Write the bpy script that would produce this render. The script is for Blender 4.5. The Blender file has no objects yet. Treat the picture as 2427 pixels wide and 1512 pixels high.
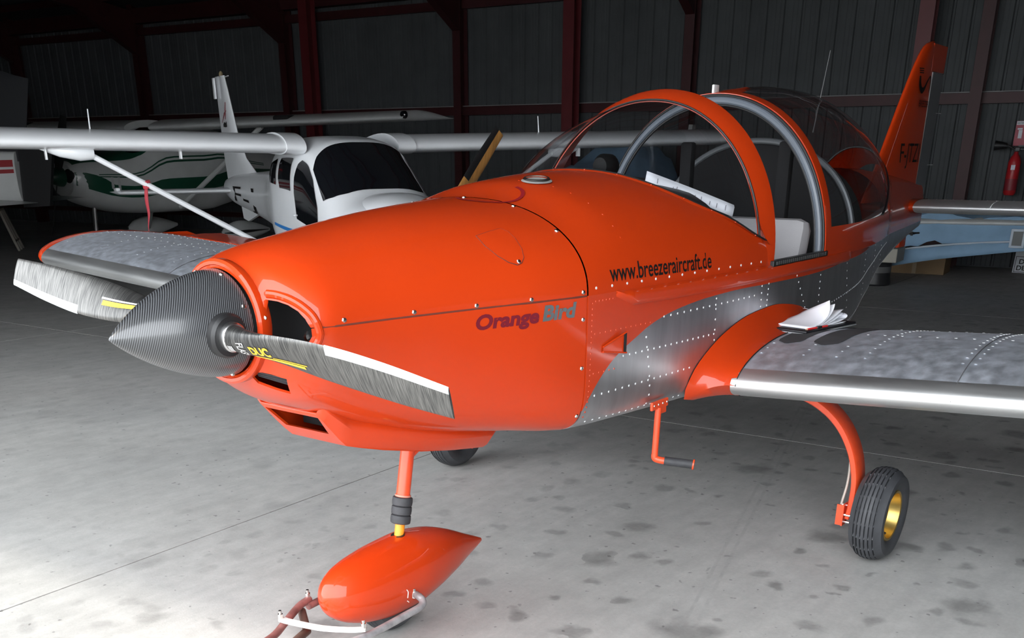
import bpy, bmesh, math, random
import numpy as np
from mathutils import Vector, Matrix

# ------------------------------------------------------------------ camera
W_PX = 2427.0
FPX, CX, CY = 2407.7, 1189.4, 1393.5
PITCH, ROLL, YAW = .407, -.003, 3.797
scene = bpy.context.scene
COL = scene.collection
cam_d = bpy.data.cameras.new('camera'); cam = bpy.data.objects.new('camera', cam_d); COL.objects.link(cam)
fw = Vector((math.cos(YAW)*math.cos(PITCH), math.sin(YAW)*math.cos(PITCH), -math.sin(PITCH)))
r0 = fw.cross(Vector((0, 0, 1))).normalized(); u0 = r0.cross(fw)
rr = r0*math.cos(ROLL)+u0*math.sin(ROLL); uu = -r0*math.sin(ROLL)+u0*math.cos(ROLL)
M = Matrix((rr, uu, -fw)).transposed().to_4x4(); M.translation = Vector((3.95, 2.24, 1.518))
cam.matrix_world = M
cam_d.sensor_width = 36; cam_d.lens = FPX/W_PX*36
cam_d.shift_x = (1213.5-CX)/W_PX; cam_d.shift_y = (CY-756)/W_PX
cam_d.clip_end = 200; cam_d.clip_start = .05
scene.camera = cam
# ------------------------------------------------------------------ world, sun, exposure
wd = bpy.data.worlds.new('sky'); scene.world = wd; wd.use_nodes = True
bg = wd.node_tree.nodes['Background']; bg.inputs[0].default_value = (.92, .96, 1.0, 1); bg.inputs[1].default_value = 1.0
sd = bpy.data.lights.new('sun', 'SUN'); sun = bpy.data.objects.new('sun', sd); COL.objects.link(sun)
sd.energy = .42; sd.angle = math.radians(3.0); sd.color = (1.0, .93, .82)
SUN_DIR = Vector((.75*math.cos(math.radians(52)), -.66*math.cos(math.radians(52)), math.sin(math.radians(52))))
sun.rotation_euler = SUN_DIR.to_track_quat('Z', 'Y').to_euler(); sun.location = (8, -6, 9)
vs = scene.view_settings
vs.view_transform = 'Standard'; vs.look = 'None'; vs.gamma = 1; vs.use_curve_mapping = False
vs.exposure = 2.8

# ------------------------------------------------------------------ helpers
def srgb(r, g, b):
    f = lambda c: c/12.92 if c <= .04045 else ((c+.055)/1.055)**2.4
    return (f(r/255), f(g/255), f(b/255), 1)
MATS = {}
def mat(name, col, rough=.5, metal=0., coat=0., coat_rough=.05, var=0., vscale=4., bump=0., bscale=40., stretch=None, rvar=0., spec=None, alpha=None, trans=0., emit=None):
    if name in MATS: return MATS[name]
    m = bpy.data.materials.new(name); m.use_nodes = True; MATS[name] = m
    nt = m.node_tree; b = nt.nodes['Principled BSDF']
    c = col if len(col) == 4 else (*col, 1)
    b.inputs['Base Color'].default_value = c
    b.inputs['Roughness'].default_value = rough; b.inputs['Metallic'].default_value = metal
    b.inputs['Coat Weight'].default_value = coat; b.inputs['Coat Roughness'].default_value = coat_rough
    if spec is not None: b.inputs['Specular IOR Level'].default_value = spec
    if trans: b.inputs['Transmission Weight'].default_value = trans
    if alpha is not None: b.inputs['Alpha'].default_value = alpha
    if emit: b.inputs['Emission Color'].default_value = c; b.inputs['Emission Strength'].default_value = emit
    if var or bump or rvar:
        tc = nt.nodes.new('ShaderNodeTexCoord'); mp = nt.nodes.new('ShaderNodeMapping')
        nt.links.new(tc.outputs['Object'], mp.inputs[0])
        if stretch: mp.inputs['Scale'].default_value = stretch
    if var or rvar:
        n = nt.nodes.new('ShaderNodeTexNoise'); n.inputs['Scale'].default_value = vscale; n.inputs['Detail'].default_value = 6
        nt.links.new(mp.outputs[0], n.inputs[0])
    if var:
        mr = nt.nodes.new('ShaderNodeMapRange'); mr.inputs[1].default_value = .3; mr.inputs[2].default_value = .7
        mr.inputs[3].default_value = 1-var; mr.inputs[4].default_value = 1+var
        mx = nt.nodes.new('ShaderNodeMix'); mx.data_type = 'RGBA'; mx.blend_type = 'MULTIPLY'; mx.inputs[0].default_value = 1
        mx.inputs[6].default_value = c
        nt.links.new(n.outputs[0], mr.inputs[0]); nt.links.new(mr.outputs[0], mx.inputs[7]); nt.links.new(mx.outputs[2], b.inputs['Base Color'])
    if rvar:
        mr2 = nt.nodes.new('ShaderNodeMapRange'); mr2.inputs[1].default_value = .3; mr2.inputs[2].default_value = .7
        mr2.inputs[3].default_value = max(.02, rough-rvar); mr2.inputs[4].default_value = rough+rvar
        nt.links.new(n.outputs[0], mr2.inputs[0]); nt.links.new(mr2.outputs[0], b.inputs['Roughness'])
    if bump:
        n2 = nt.nodes.new('ShaderNodeTexNoise'); n2.inputs['Scale'].default_value = bscale; n2.inputs['Detail'].default_value = 4
        nt.links.new(mp.outputs[0], n2.inputs[0])
        bp = nt.nodes.new('ShaderNodeBump'); bp.inputs['Strength'].default_value = bump; bp.inputs['Distance'].default_value = .01
        nt.links.new(n2.outputs[0], bp.inputs['Height']); nt.links.new(bp.outputs[0], b.inputs['Normal'])
    return m
def flat(v): return [tuple(map(float, p)) for p in v]
def mesh(name, verts, faces, m, parent=None, smooth=True, sharp=35):
    me = bpy.data.meshes.new(name); me.from_pydata(flat(verts), [], [tuple(f) for f in faces]); me.validate()
    bm = bmesh.new(); bm.from_mesh(me); bmesh.ops.remove_doubles(bm, verts=bm.verts, dist=1e-5)
    bmesh.ops.recalc_face_normals(bm, faces=bm.faces)
    if smooth:
        for f in bm.faces: f.smooth = True
        for e in bm.edges:
            if len(e.link_faces) == 2 and e.calc_face_angle(0) > math.radians(sharp): e.smooth = False
    bm.to_mesh(me); bm.free()
    return link(name, me, m, parent)
def link(name, me, m, parent=None):
    o = bpy.data.objects.new(name, me); COL.objects.link(o)
    if m is not None:
        me.materials.clear(); me.materials.append(m)
    if parent is not None: o.parent = parent
    return o
def empty(name, label, cat, loc=(0, 0, 0), rz=0, group=None):
    o = bpy.data.objects.new(name, None); COL.objects.link(o); o.location = loc; o.rotation_euler = (0, 0, rz)
    o.empty_display_size = .2
    tag(o, label, cat, group); return o
def tag(o, label, cat, group=None):
    o['label'] = label; o['category'] = cat
    if group: o['group'] = group
    return o
def grid(rows, close_u=False, close_v=False):
    """rows: list of equal-length point lists -> verts, faces"""
    nu, nv = len(rows), len(rows[0]); V = [p for r in rows for p in r]; F = []
    for i in range(nu if close_u else nu-1):
        for j in range(nv if close_v else nv-1):
            a, b = i, (i+1) % nu; c, d = j, (j+1) % nv
            F.append((a*nv+c, b*nv+c, b*nv+d, a*nv+d))
    return V, F
def join(*parts):
    V, F = [], []
    for v, f in parts:
        o = len(V); V += list(v); F += [tuple(i+o for i in q) for q in f]
    return V, F
def tube(path, r, n=10, caps=True):
    path = [Vector(p) for p in path]; N = len(path)
    rs = r if isinstance(r, (list, tuple)) else [r]*N
    t = (path[1]-path[0]).normalized(); a = t.orthogonal().normalized(); rows = []
    for i, p in enumerate(path):
        t2 = (path[min(i+1, N-1)]-path[max(i-1, 0)]).normalized()
        a = (a-t2*a.dot(t2)).normalized(); b = t2.cross(a)
        rows.append([p+(a*math.cos(2*math.pi*k/n)+b*math.sin(2*math.pi*k/n))*rs[i] for k in range(n)])
    V, F = grid(rows, close_v=True)
    if caps: F.append(tuple(range(n))); F.append(tuple((N-1)*n+k for k in range(n)))
    return V, F
def lathe(prof, origin=(0, 0, 0), axis='x', n=32, caps=False, ang0=0):
    """prof: (axial, radius)"""
    rows = []
    ox, oy, oz = origin
    for k in range(n):
        a = 2*math.pi*k/n+ang0; c, s = math.cos(a), math.sin(a); row = []
        for t, r in prof:
            if axis == 'x': row.append((ox+t, oy+r*c, oz+r*s))
            elif axis == 'y': row.append((ox+r*c, oy+t, oz+r*s))
            else: row.append((ox+r*c, oy+r*s, oz+t))
        rows.append(row)
    return grid(rows, close_u=True)
def box(c, s, bev=0., rot=None):
    bm = bmesh.new(); bmesh.ops.create_cube(bm, size=1)
    for v in bm.verts: v.co = Vector((v.co.x*s[0], v.co.y*s[1], v.co.z*s[2]))
    if bev: bmesh.ops.bevel(bm, geom=list(bm.edges), offset=bev, segments=2, affect='EDGES', profile=.5)
    R = rot or Matrix.Identity(3)
    V = [R @ v.co+Vector(c) for v in bm.verts]; bm.verts.index_update(); F = [[v.index for v in f.verts] for f in bm.faces]; bm.free()
    return V, F
def bez(pts, n=24):
    """catmull-rom through points"""
    P = [Vector(p) for p in pts]; P = [2*P[0]-P[1]]+P+[2*P[-1]-P[-2]]; out = []
    seg = len(P)-3
    for i in range(seg):
        a, b, c, d = P[i:i+4]
        for k in range(n):
            t = k/n
            out.append(.5*((2*b)+(c-a)*t+(2*a-5*b+4*c-d)*t*t+(3*b-a-3*c+d)*t**3))
    out.append(P[-2]); return out
def pch(xs, ys, x):
    xs = np.asarray(xs, float); ys = np.asarray(ys, float)
    h = np.diff(xs); d = np.diff(ys)/h; m = np.zeros_like(ys)
    for i in range(1, len(xs)-1):
        if d[i-1]*d[i] > 0:
            w1 = 2*h[i]+h[i-1]; w2 = h[i]+2*h[i-1]; m[i] = (w1+w2)/(w1/d[i-1]+w2/d[i])
    m[0] = d[0]; m[-1] = d[-1]
    i = int(np.clip(np.searchsorted(xs, x)-1, 0, len(h)-1)); t = (x-xs[i])/h[i]
    return float((2*t**3-3*t*t+1)*ys[i]+(t**3-2*t*t+t)*h[i]*m[i]+(3*t*t-2*t**3)*ys[i+1]+(t**3-t*t)*h[i]*m[i+1])
def evald(o):
    dg = bpy.context.evaluated_depsgraph_get(); dg.update()
    me = bpy.data.meshes.new_from_object(o.evaluated_get(dg)); return me
def text2d(body, size=1., offset=0., shear=0., xs=1., extrude=0., align='LEFT'):
    cu = bpy.data.curves.new('txt', 'FONT'); cu.body = body; cu.size = size; cu.offset = offset; cu.shear = shear
    cu.extrude = extrude; cu.resolution_u = 4; cu.align_x = align; cu.fill_mode = 'FRONT'
    o = bpy.data.objects.new('txt', cu); COL.objects.link(o)
    me = evald(o); bpy.data.objects.remove(o); bpy.data.curves.remove(cu)
    V = [(v.co.x*xs, v.co.y) for v in me.vertices]; F = [tuple(p.vertices) for p in me.polygons]; bpy.data.meshes.remove(me)
    return V, F
def lettering(name, body, fn, m, parent, width=None, height=None, **kw):
    """fn maps (u,v) 2D text coords in metres -> 3D"""
    V, F = text2d(body, **kw)
    xs = [v[0] for v in V]; ys = [v[1] for v in V]
    sx = width/(max(xs)-min(xs)) if width else 1
    sy = height/(max(ys)-min(ys)) if height else sx
    x0 = min(xs)
    return mesh(name, [fn((x-x0)*sx, y*sy) for x, y in V], F, m, parent, smooth=False)
def dome(p, nrm, r, h=.5):
    """low dome (screw / rivet) verts+faces"""
    p = Vector(p); n = Vector(nrm).normalized(); a = n.orthogonal().normalized(); b = n.cross(a); V = []; k = 6
    for rad, hh in ((1, 0), (.75, .7*h), ):
        V += [p+(a*math.cos(2*math.pi*i/k)+b*math.sin(2*math.pi*i/k))*r*rad+n*r*hh for i in range(k)]
    V.append(p+n*r*h)
    F = [(i, (i+1) % k, k+(i+1) % k, k+i) for i in range(k)]+[(k+i, k+(i+1) % k, 2*k) for i in range(k)]
    return V, F
def boolean(o, cutters):
    for c in cutters:
        md = o.modifiers.new('b', 'BOOLEAN'); md.operation = 'DIFFERENCE'; md.solver = 'EXACT'; md.object = c
    me = evald(o); old = o.data; o.modifiers.clear(); o.data = me; bpy.data.meshes.remove(old)
    for c in cutters: pass
def stuff(o): o['kind'] = 'stuff'; return o
def structure(o): o['kind'] = 'structure'; return o

# ------------------------------------------------------------------ materials
ORANGE = mat('orange_paint', srgb(193, 56, 12), .45, coat=.7, coat_rough=.03, spec=.2, var=.03, vscale=3, bump=.02, bscale=900)
RUST_OR = mat('orange_gear_paint', srgb(224, 74, 34), .45, coat=.3, var=.06, vscale=30)
ALU = mat('bare_aluminium', (.66, .70, .77), .56, .94, var=.16, vscale=24, rvar=.06, bump=.05, bscale=160)
ALU_S = mat('brushed_aluminium', (.74, .75, .76), .46, .85, var=.05, vscale=5)
ALU_LE = mat('leading_edge_aluminium', (.74, .75, .75), .40, 1, var=.05, vscale=20, stretch=(1, .1, 1), rvar=.05)
STEEL = mat('screw_steel', (.75, .74, .72), .25, 1)
RIVET = mat('rivet_aluminium', (.80, .82, .84), .4, .3)
BLACK = mat('black_plastic', (.012, .012, .013), .45)
CLOTH_B = mat('black_upholstery', (.007, .007, .008), .9)
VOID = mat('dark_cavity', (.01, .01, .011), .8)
RUBBER = mat('black_rubber', (.035, .036, .04), .65, var=.2, vscale=30)
TYRE = mat('tyre_rubber', (.045, .047, .052), .6, var=.15, vscale=20)
GOLD = mat('gold_wheel', (.62, .43, .13), .34, 1, var=.15, vscale=12)
DECAL_B = mat('black_lettering', (.010, .009, .009), .6, spec=.15)
WHITE_P = mat('white_paint', (.78, .80, .82), .3, coat=.6, coat_rough=.08, var=.03)
PAPER = mat('white_paper', (.82, .83, .88), .8)
RED = mat('red_paint', (.45, .015, .02), .4)
GREY_F = mat('grey_seat_fabric', (.36, .35, .36), .9, bump=.1, bscale=300, var=.06)
def glass_mat(name, tint, refl=.06, dens=.12):
    m = bpy.data.materials.new(name); m.use_nodes = True; nt = m.node_tree; nt.nodes.clear()
    out = nt.nodes.new('ShaderNodeOutputMaterial'); mix = nt.nodes.new('ShaderNodeMixShader')
    tr = nt.nodes.new('ShaderNodeBsdfTransparent'); gl = nt.nodes.new('ShaderNodeBsdfGlossy'); lw = nt.nodes.new('ShaderNodeLayerWeight'); pw = nt.nodes.new('ShaderNodeMath'); pw.operation = 'POWER'; pw.inputs[1].default_value = 4; fr = nt.nodes.new('ShaderNodeMath'); fr.operation = 'MULTIPLY_ADD'; fr.inputs[1].default_value = .75; fr.inputs[2].default_value = .045
    lw.inputs[0].default_value = .5; nt.links.new(lw.outputs['Facing'], pw.inputs[0]); nt.links.new(pw.outputs[0], fr.inputs[0]); gl.inputs['Roughness'].default_value = .02; tr.inputs[0].default_value = (*tint, 1)
    nt.links.new(fr.outputs[0], mix.inputs[0]); nt.links.new(tr.outputs[0], mix.inputs[1]); nt.links.new(gl.outputs[0], mix.inputs[2])
    nt.links.new(mix.outputs[0], out.inputs[0]); return m
GLASS = glass_mat('canopy_acrylic', (.84, .85, .86))
GLASS_D = mat('dark_window_glass', (.006, .007, .009), .04, coat=1)
def carbon_mat():
    m = mat('carbon_fibre', (.02, .02, .022), .3, coat=.55, coat_rough=.16); nt = m.node_tree; b = nt.nodes['Principled BSDF']
    tc = nt.nodes.new('ShaderNodeTexCoord'); mp = nt.nodes.new('ShaderNodeMapping'); mp.inputs['Rotation'].default_value = (0, .35, .5)
    wv = nt.nodes.new('ShaderNodeTexWave'); wv.inputs['Scale'].default_value = 62; wv.inputs['Distortion'].default_value = .35; wv.inputs['Detail'].default_value = 1
    w2 = nt.nodes.new('ShaderNodeTexWave'); w2.inputs['Scale'].default_value = 120; w2.bands_direction = 'Z'
    nt.links.new(tc.outputs['Object'], mp.inputs[0]); nt.links.new(mp.outputs[0], wv.inputs[0]); nt.links.new(mp.outputs[0], w2.inputs[0])
    mu = nt.nodes.new('ShaderNodeMath'); mu.operation = 'MULTIPLY_ADD'; mu.inputs[1].default_value = .8
    nt.links.new(wv.outputs['Fac'], mu.inputs[0]); m3 = nt.nodes.new('ShaderNodeMath'); m3.operation = 'MULTIPLY'; m3.inputs[1].default_value = .2
    nt.links.new(w2.outputs['Fac'], m3.inputs[0]); nt.links.new(m3.outputs[0], mu.inputs[2])
    cr = nt.nodes.new('ShaderNodeValToRGB'); cr.color_ramp.elements[0].color = (.008, .008, .009, 1); cr.color_ramp.elements[1].color = (.10, .105, .112, 1)
    cr.color_ramp.elements[0].position = .25; cr.color_ramp.elements[1].position = .75
    nt.links.new(mu.outputs[0], cr.inputs[0]); nt.links.new(cr.outputs[0], b.inputs['Base Color'])
    return m
CARBON = carbon_mat()
def blade_mat():
    m = mat('worn_propeller_blade', (.12, .12, .115), .36, .8); nt = m.node_tree; b = nt.nodes['Principled BSDF']
    tc = nt.nodes.new('ShaderNodeTexCoord'); mp = nt.nodes.new('ShaderNodeMapping'); mp.inputs['Scale'].default_value = (10, 330, 22); mp.inputs['Rotation'].default_value = (.45, 0, .35)
    n = nt.nodes.new('ShaderNodeTexNoise'); n.inputs['Scale'].default_value = 1; n.inputs['Detail'].default_value = 6
    sep = nt.nodes.new('ShaderNodeSeparateXYZ'); nt.links.new(tc.outputs['Object'], sep.inputs[0])
    ab = nt.nodes.new('ShaderNodeMath'); ab.operation = 'ABSOLUTE'; nt.links.new(sep.outputs['Y'], ab.inputs[0])
    mr = nt.nodes.new('ShaderNodeMapRange'); mr.inputs[1].default_value = .22; mr.inputs[2].default_value = .50; mr.inputs[3].default_value = .12; mr.inputs[4].default_value = .26
    nt.links.new(ab.outputs[0], mr.inputs[0])
    nt.links.new(tc.outputs['Object'], mp.inputs[0]); nt.links.new(mp.outputs[0], n.inputs[0])
    ad = nt.nodes.new('ShaderNodeMath'); ad.operation = 'ADD'; nt.links.new(n.outputs[0], ad.inputs[0]); nt.links.new(mr.outputs[0], ad.inputs[1])
    cr = nt.nodes.new('ShaderNodeValToRGB'); e = cr.color_ramp.elements; e[0].position = .55; e[0].color = (.05, .05, .05, 1); e[1].position = 1.0; e[1].color = (.24, .236, .225, 1)
    nt.links.new(ad.outputs[0], cr.inputs[0]); nt.links.new(cr.outputs[0], b.inputs['Base Color'])
    return m
BLADE = blade_mat()
def concrete_mat():
    m = mat('stained_concrete', (.4, .4, .39), .62); nt = m.node_tree; b = nt.nodes['Principled BSDF']
    tc = nt.nodes.new('ShaderNodeTexCoord'); geo = nt.nodes.new('ShaderNodeNewGeometry')
    def noise(s, det=5, rough=.55, dist=0., st=None):
        n = nt.nodes.new('ShaderNodeTexNoise'); n.inputs['Scale'].default_value = s; n.inputs['Detail'].default_value = det; n.inputs['Roughness'].default_value = rough; n.inputs['Distortion'].default_value = dist
        if st:
            mp = nt.nodes.new('ShaderNodeMapping'); mp.inputs['Scale'].default_value = st[0]; mp.inputs['Rotation'].default_value = (0, 0, st[1]); nt.links.new(geo.outputs['Position'], mp.inputs[0]); nt.links.new(mp.outputs[0], n.inputs[0])
        else: nt.links.new(geo.outputs['Position'], n.inputs[0])
        return n.outputs[0]
    def rng(x, a, b_, c, d):
        k = nt.nodes.new('ShaderNodeMapRange'); k.inputs[1].default_value = a; k.inputs[2].default_value = b_; k.inputs[3].default_value = c; k.inputs[4].default_value = d; nt.links.new(x, k.inputs[0]); return k.outputs[0]
    def op(o, x, y):
        k = nt.nodes.new('ShaderNodeMath'); k.operation = o
        for i, q in enumerate((x, y)):
            if isinstance(q, (int, float)): k.inputs[i].default_value = q
            else: nt.links.new(q, k.inputs[i])
        return k.outputs[0]
    base = rng(noise(.7, 4), .3, .7, .88, 1.10)
    fine = rng(noise(60, 6, .7), .25, .75, .91, 1.07)
    mid = rng(noise(9, 6, .65), .3, .7, .90, 1.08)
    streak = rng(noise(1.6, 5, .6, 0, ((1.2, 9, 1), 1.15)), .35, .75, 1.04, .90)
    # oil drips: irregular round spots of random size, mostly around the parked airplane
    def vor(scale, off):
        nn = nt.nodes.new('ShaderNodeTexNoise'); nn.inputs['Scale'].default_value = 7; nn.inputs['Detail'].default_value = 3; nt.links.new(geo.outputs['Position'], nn.inputs[0])
        sc_ = nt.nodes.new('ShaderNodeVectorMath'); sc_.operation = 'SCALE'; sc_.inputs['Scale'].default_value = .16; nt.links.new(nn.outputs['Color'], sc_.inputs[0])
        ad_ = nt.nodes.new('ShaderNodeVectorMath'); ad_.operation = 'ADD'; nt.links.new(geo.outputs['Position'], ad_.inputs[0]); nt.links.new(sc_.outputs[0], ad_.inputs[1])
        mp_ = nt.nodes.new('ShaderNodeMapping'); mp_.inputs['Location'].default_value = off; nt.links.new(ad_.outputs[0], mp_.inputs[0])
        v_ = nt.nodes.new('ShaderNodeTexVoronoi'); v_.voronoi_dimensions = '2D'; v_.inputs['Scale'].default_value = scale; nt.links.new(mp_.outputs[0], v_.inputs[0])
        sp_ = nt.nodes.new('ShaderNodeSeparateXYZ'); nt.links.new(v_.outputs['Color'], sp_.inputs[0])
        r_ = rng(sp_.outputs['X'], .35, 1.0, 0.0, .30)
        d_ = op('DIVIDE', v_.outputs['Distance'], op('ADD', r_, .001))
        return rng(d_, .45, 1.05, 1, 0)
    sxyz = nt.nodes.new('ShaderNodeSeparateXYZ'); nt.links.new(geo.outputs['Position'], sxyz.inputs[0])
    area = rng(sxyz.outputs['Y'], -1.6, .2, .25, 1)
    m1 = op('MAXIMUM', vor(2.6, (0, 0, 0)), op('MULTIPLY', vor(5.5, (3.3, 1.7, 0)), .8))
    # scuffed wheel track
    tr = op('ADD', op('MULTIPLY', sxyz.outputs['X'], -.286), op('ADD', op('MULTIPLY', sxyz.outputs['Y'], 1.0), -.52))
    trk = rng(op('ABSOLUTE', op('SUBTRACT', op('ABSOLUTE', tr, 0), .022), 0), .004, .010, .35, 0)
    m1 = op('MAXIMUM', m1, op('MULTIPLY', trk, rng(noise(18, 3), .35, .6, 0, 1)))
    spots = op('SUBTRACT', 1, op('MULTIPLY', m1, rng(noise(14, 4), .3, .7, .28, .50)))
    spots = op('ADD', 1, op('MULTIPLY', op('SUBTRACT', spots, 1), area))
    spec = rng(noise(26, 2, .4), .70, .74, 1.0, .55)
    v = op('MULTIPLY', op('MULTIPLY', base, fine), op('MULTIPLY', mid, streak)); v = op('MULTIPLY', v, spots); v = op('MULTIPLY', v, spec)
    cmb = nt.nodes.new('ShaderNodeMix'); cmb.data_type = 'RGBA'; cmb.blend_type = 'MULTIPLY'; cmb.inputs[0].default_value = 1
    tint = nt.nodes.new('ShaderNodeMix'); tint.data_type = 'RGBA'; tint.inputs[6].default_value = (.42, .412, .392, 1); tint.inputs[7].default_value = (.40, .402, .392, 1)
    nt.links.new(noise(1.1, 3), tint.inputs[0]); nt.links.new(tint.outputs[2], cmb.inputs[6]); nt.links.new(v, cmb.inputs[7])
    nt.links.new(cmb.outputs[2], b.inputs['Base Color'])
    nt.links.new(rng(noise(4, 4), .3, .7, .48, .72), b.inputs['Roughness'])
    bp = nt.nodes.new('ShaderNodeBump'); bp.inputs['Strength'].default_value = .12; bp.inputs['Distance'].default_value = .004
    nt.links.new(noise(140, 4), bp.inputs['Height']); nt.links.new(bp.outputs[0], b.inputs['Normal'])
    return m
CONC = concrete_mat()
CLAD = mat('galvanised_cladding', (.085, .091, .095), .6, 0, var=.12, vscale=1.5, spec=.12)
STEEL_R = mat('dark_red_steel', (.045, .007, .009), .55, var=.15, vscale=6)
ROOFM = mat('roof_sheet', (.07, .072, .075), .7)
TARP = mat('light_blue_cloth', (.25, .40, .56), .85, var=.08, vscale=5, bump=.15, bscale=25)

# ================================================================== SETTING
BT = math.radians(5.97); BO = Vector((-11.83, -1.3, 0))
def bplace(o): o.location = BO; o.rotation_euler = (0, 0, BT); return o
YL, YR, XD = -25.0, 8.0, 15.6          # hangar extents in its own frame (back wall x=0, door x=XD)
# floor: slabs with recessed joints
def build_floor():
    fl = structure(mesh('floor', [(-14, -30, -.06), (60, -30, -.06), (60, 30, -.06), (-14, 30, -.06)], [(0, 1, 2, 3)], mat('joint_dark', (.05, .05, .048), .9), None, False))
    a = math.radians(2.9); sp = 5.3; sx = 5.6; gap = .004
    # joint origin: crossing of the two visible joints
    o = Vector((-1.42, -1.41, 0))
    me = None
    for i in range(-3, 9):
        for j in range(-5, 5):
            wx, wy = sx-2*gap, sp-2*gap
            if me is None:
                V, F = box((0, 0, -.05), (wx, wy, .1)); tmp = mesh('slab', V, F, CONC, fl, False); me = tmp.data; s = tmp
            else:
                s = bpy.data.objects.new('slab', me); COL.objects.link(s); s.parent = fl
            lx, ly = (i+.5)*sx, (j+.5)*sp
            s.location = (o.x+math.cos(a)*lx-math.sin(a)*ly, o.y+math.sin(a)*lx+math.cos(a)*ly, 0); s.rotation_euler = (0, 0, a)
    return fl
build_floor()
# back wall: ribbed sheets
def rib_profile(wid, n):
    """trapezoid ribs along y, returns (y, depth) pairs"""
    pts = []; p = wid/n
    for k in range(n):
        y = k*p
        for f, d in ((0, 0), (.30, 0), (.34, .004), (.38, 0), (.55, 0), (.59, .004), (.63, 0), (.80, 0), (.86, .028), (.96, .028)): pts.append((y+f*p, d))
    pts.append((wid, 0)); return pts
def build_walls():
    wb = bpy.data.meshes.new('wall_back')
    bm = bmesh.new()
    for z0, z1 in ((0, .12),):
        for v in box((-.1, (YL+YR)/2, .06), (.14, YR-YL, .12))[0]: bm.verts.new(v)
    bm.free()
    V, F = box((-.12, (YL+YR)/2, 2.2), (.06, YR-YL, 4.6))
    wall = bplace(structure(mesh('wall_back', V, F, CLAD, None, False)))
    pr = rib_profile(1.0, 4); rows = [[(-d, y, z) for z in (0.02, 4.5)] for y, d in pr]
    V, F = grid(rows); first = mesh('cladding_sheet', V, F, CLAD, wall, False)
    k = 0
    for i in range(int(YR-YL)):
        s = first if i == 0 else bpy.data.objects.new('cladding_sheet', first.data)
        if i: COL.objects.link(s); s.parent = wall
        s.location = (-.03+.003*(i % 2), YL+i, 0)
    # horizontal girts
    for z in (.32, 2.13, 3.0 if False else 3.72):
        V, F = box((.06, (YL+YR)/2, z), (.10, YR-YL, .13 if z > 1 else .09)); mesh('girt', V, F, STEEL_R, wall, False)
    V, F = box((.055, (YL+YR)/2, 2.205), (.07, YR-YL, .012)); mesh('girt_ledge', V, F, mat('dusty_grey_steel', (.25, .25, .25), .7), wall, False)
    # portal columns (H section) with haunch to the rafters
    for y in (-20.5, -16.5, -12.55, -8.7, -4.6, -.55, 3.5):
        parts = [box((.13, y-.07, 2.1), (.22, .012, 4.2)), box((.13, y+.07, 2.1), (.22, .012, 4.2)), box((.13, y, 2.1), (.012, .14, 4.2))]
        parts = [box((.02, y, 2.1), (.014, .15, 4.2)), box((.24, y, 2.1), (.014, .15, 4.2)), box((.13, y, 2.1), (.22, .01, 4.2))]
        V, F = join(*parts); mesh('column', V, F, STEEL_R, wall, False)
    for y in (-11.75, -6.45, -1.25):
        parts = [box((.30, y, 2.3), (.016, .19, 4.6)), box((.52, y, 2.3), (.016, .19, 4.6)), box((.41, y, 2.3), (.22, .012, 4.6))]
        V, F = join(*parts); mesh('column', V, F, mat('red_steel', (.12, .014, .018), .5, var=.1), wall, False)
    # eave beam
    V, F = box((.18, (YL+YR)/2, 3.98), (.2, YR-YL, .26)); mesh('eave_beam', V, F, STEEL_R, wall, False)
    # left and right walls
    V, F = box((XD/2, YL-.05, 2.6), (XD, .1, 5.6)); bplace(structure(mesh('wall_left', V, F, CLAD, None, False)))
    V, F = box((XD/2, YR+.05, 2.6), (XD, .1, 5.6)); bplace(structure(mesh('wall_right', V, F, CLAD, None, False)))
    # front wall: open doorway between y=-6.6 and y=YR-.4, lintel above
    D0, D1, DH = -5.9, 3.8, 3.75
    V, F = join(box((XD, (YL+D0)/2, 2.7), (.12, D0-YL, 5.4)), box((XD, (D1+D0)/2, (DH+5.4)/2), (.12, D1-D0, 5.4-DH)), box((XD, (YR+D1)/2, 2.7), (.12, YR-D1, 5.4)))
    bplace(structure(mesh('wall_front', V, F, CLAD, None, False)))
    # roof: two slopes
    zr = lambda x: 4.15+min(x, XD-x)*.15 if x < XD/2 else 4.15+(XD-x)*.15
    rows = [[(x, y, zr(x)+t) for y in (YL, YR)] for x in (-.2, XD/2, XD+.4) for t in (0,)]
    V, F = grid(rows); V2, F2 = grid([[(p[0], p[1], p[2]+.06) for p in r] for r in rows])
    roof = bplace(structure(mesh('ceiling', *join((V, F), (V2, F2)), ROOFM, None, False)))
    for y in (-20.5, -16.5, -12.55, -8.7, -4.6, -.55, 3.5, 7.5):
        # rafter along x following the slope
        def beam(x0, x1, d):
            return [(x0, y-.075, zr(x0)-.12-d), (x0, y+.075, zr(x0)-.12-d), (x0, y+.075, zr(x0)-.12), (x0, y-.075, zr(x0)-.12),
                    (x1, y-.075, zr(x1)-.12-d), (x1, y+.075, zr(x1)-.12-d), (x1, y+.075, zr(x1)-.12), (x1, y-.075, zr(x1)-.12)]
        q = [(0, 1, 2, 3), (4, 5, 6, 7), (0, 1, 5, 4), (1, 2, 6, 5), (2, 3, 7, 6), (3, 0, 4, 7)]
        hn = [(.2, y-.07, 3.3), (.2, y+.07, 3.3), (1.6, y+.07, zr(1.6)-.36), (1.6, y-.07, zr(1.6)-.36), (.2, y-.07, zr(.2)-.3), (.2, y+.07, zr(.2)-.3)]
        hq = [(0, 1, 2, 3), (0, 3, 4), (1, 5, 2), (4, 3, 2, 5), (0, 4, 5, 1)]
        V, F = join((beam(.2, XD/2, .26), q), (beam(XD/2, XD, .26), q), (hn, hq))
        mesh('rafter', V, F, STEEL_R, roof, False)
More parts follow.
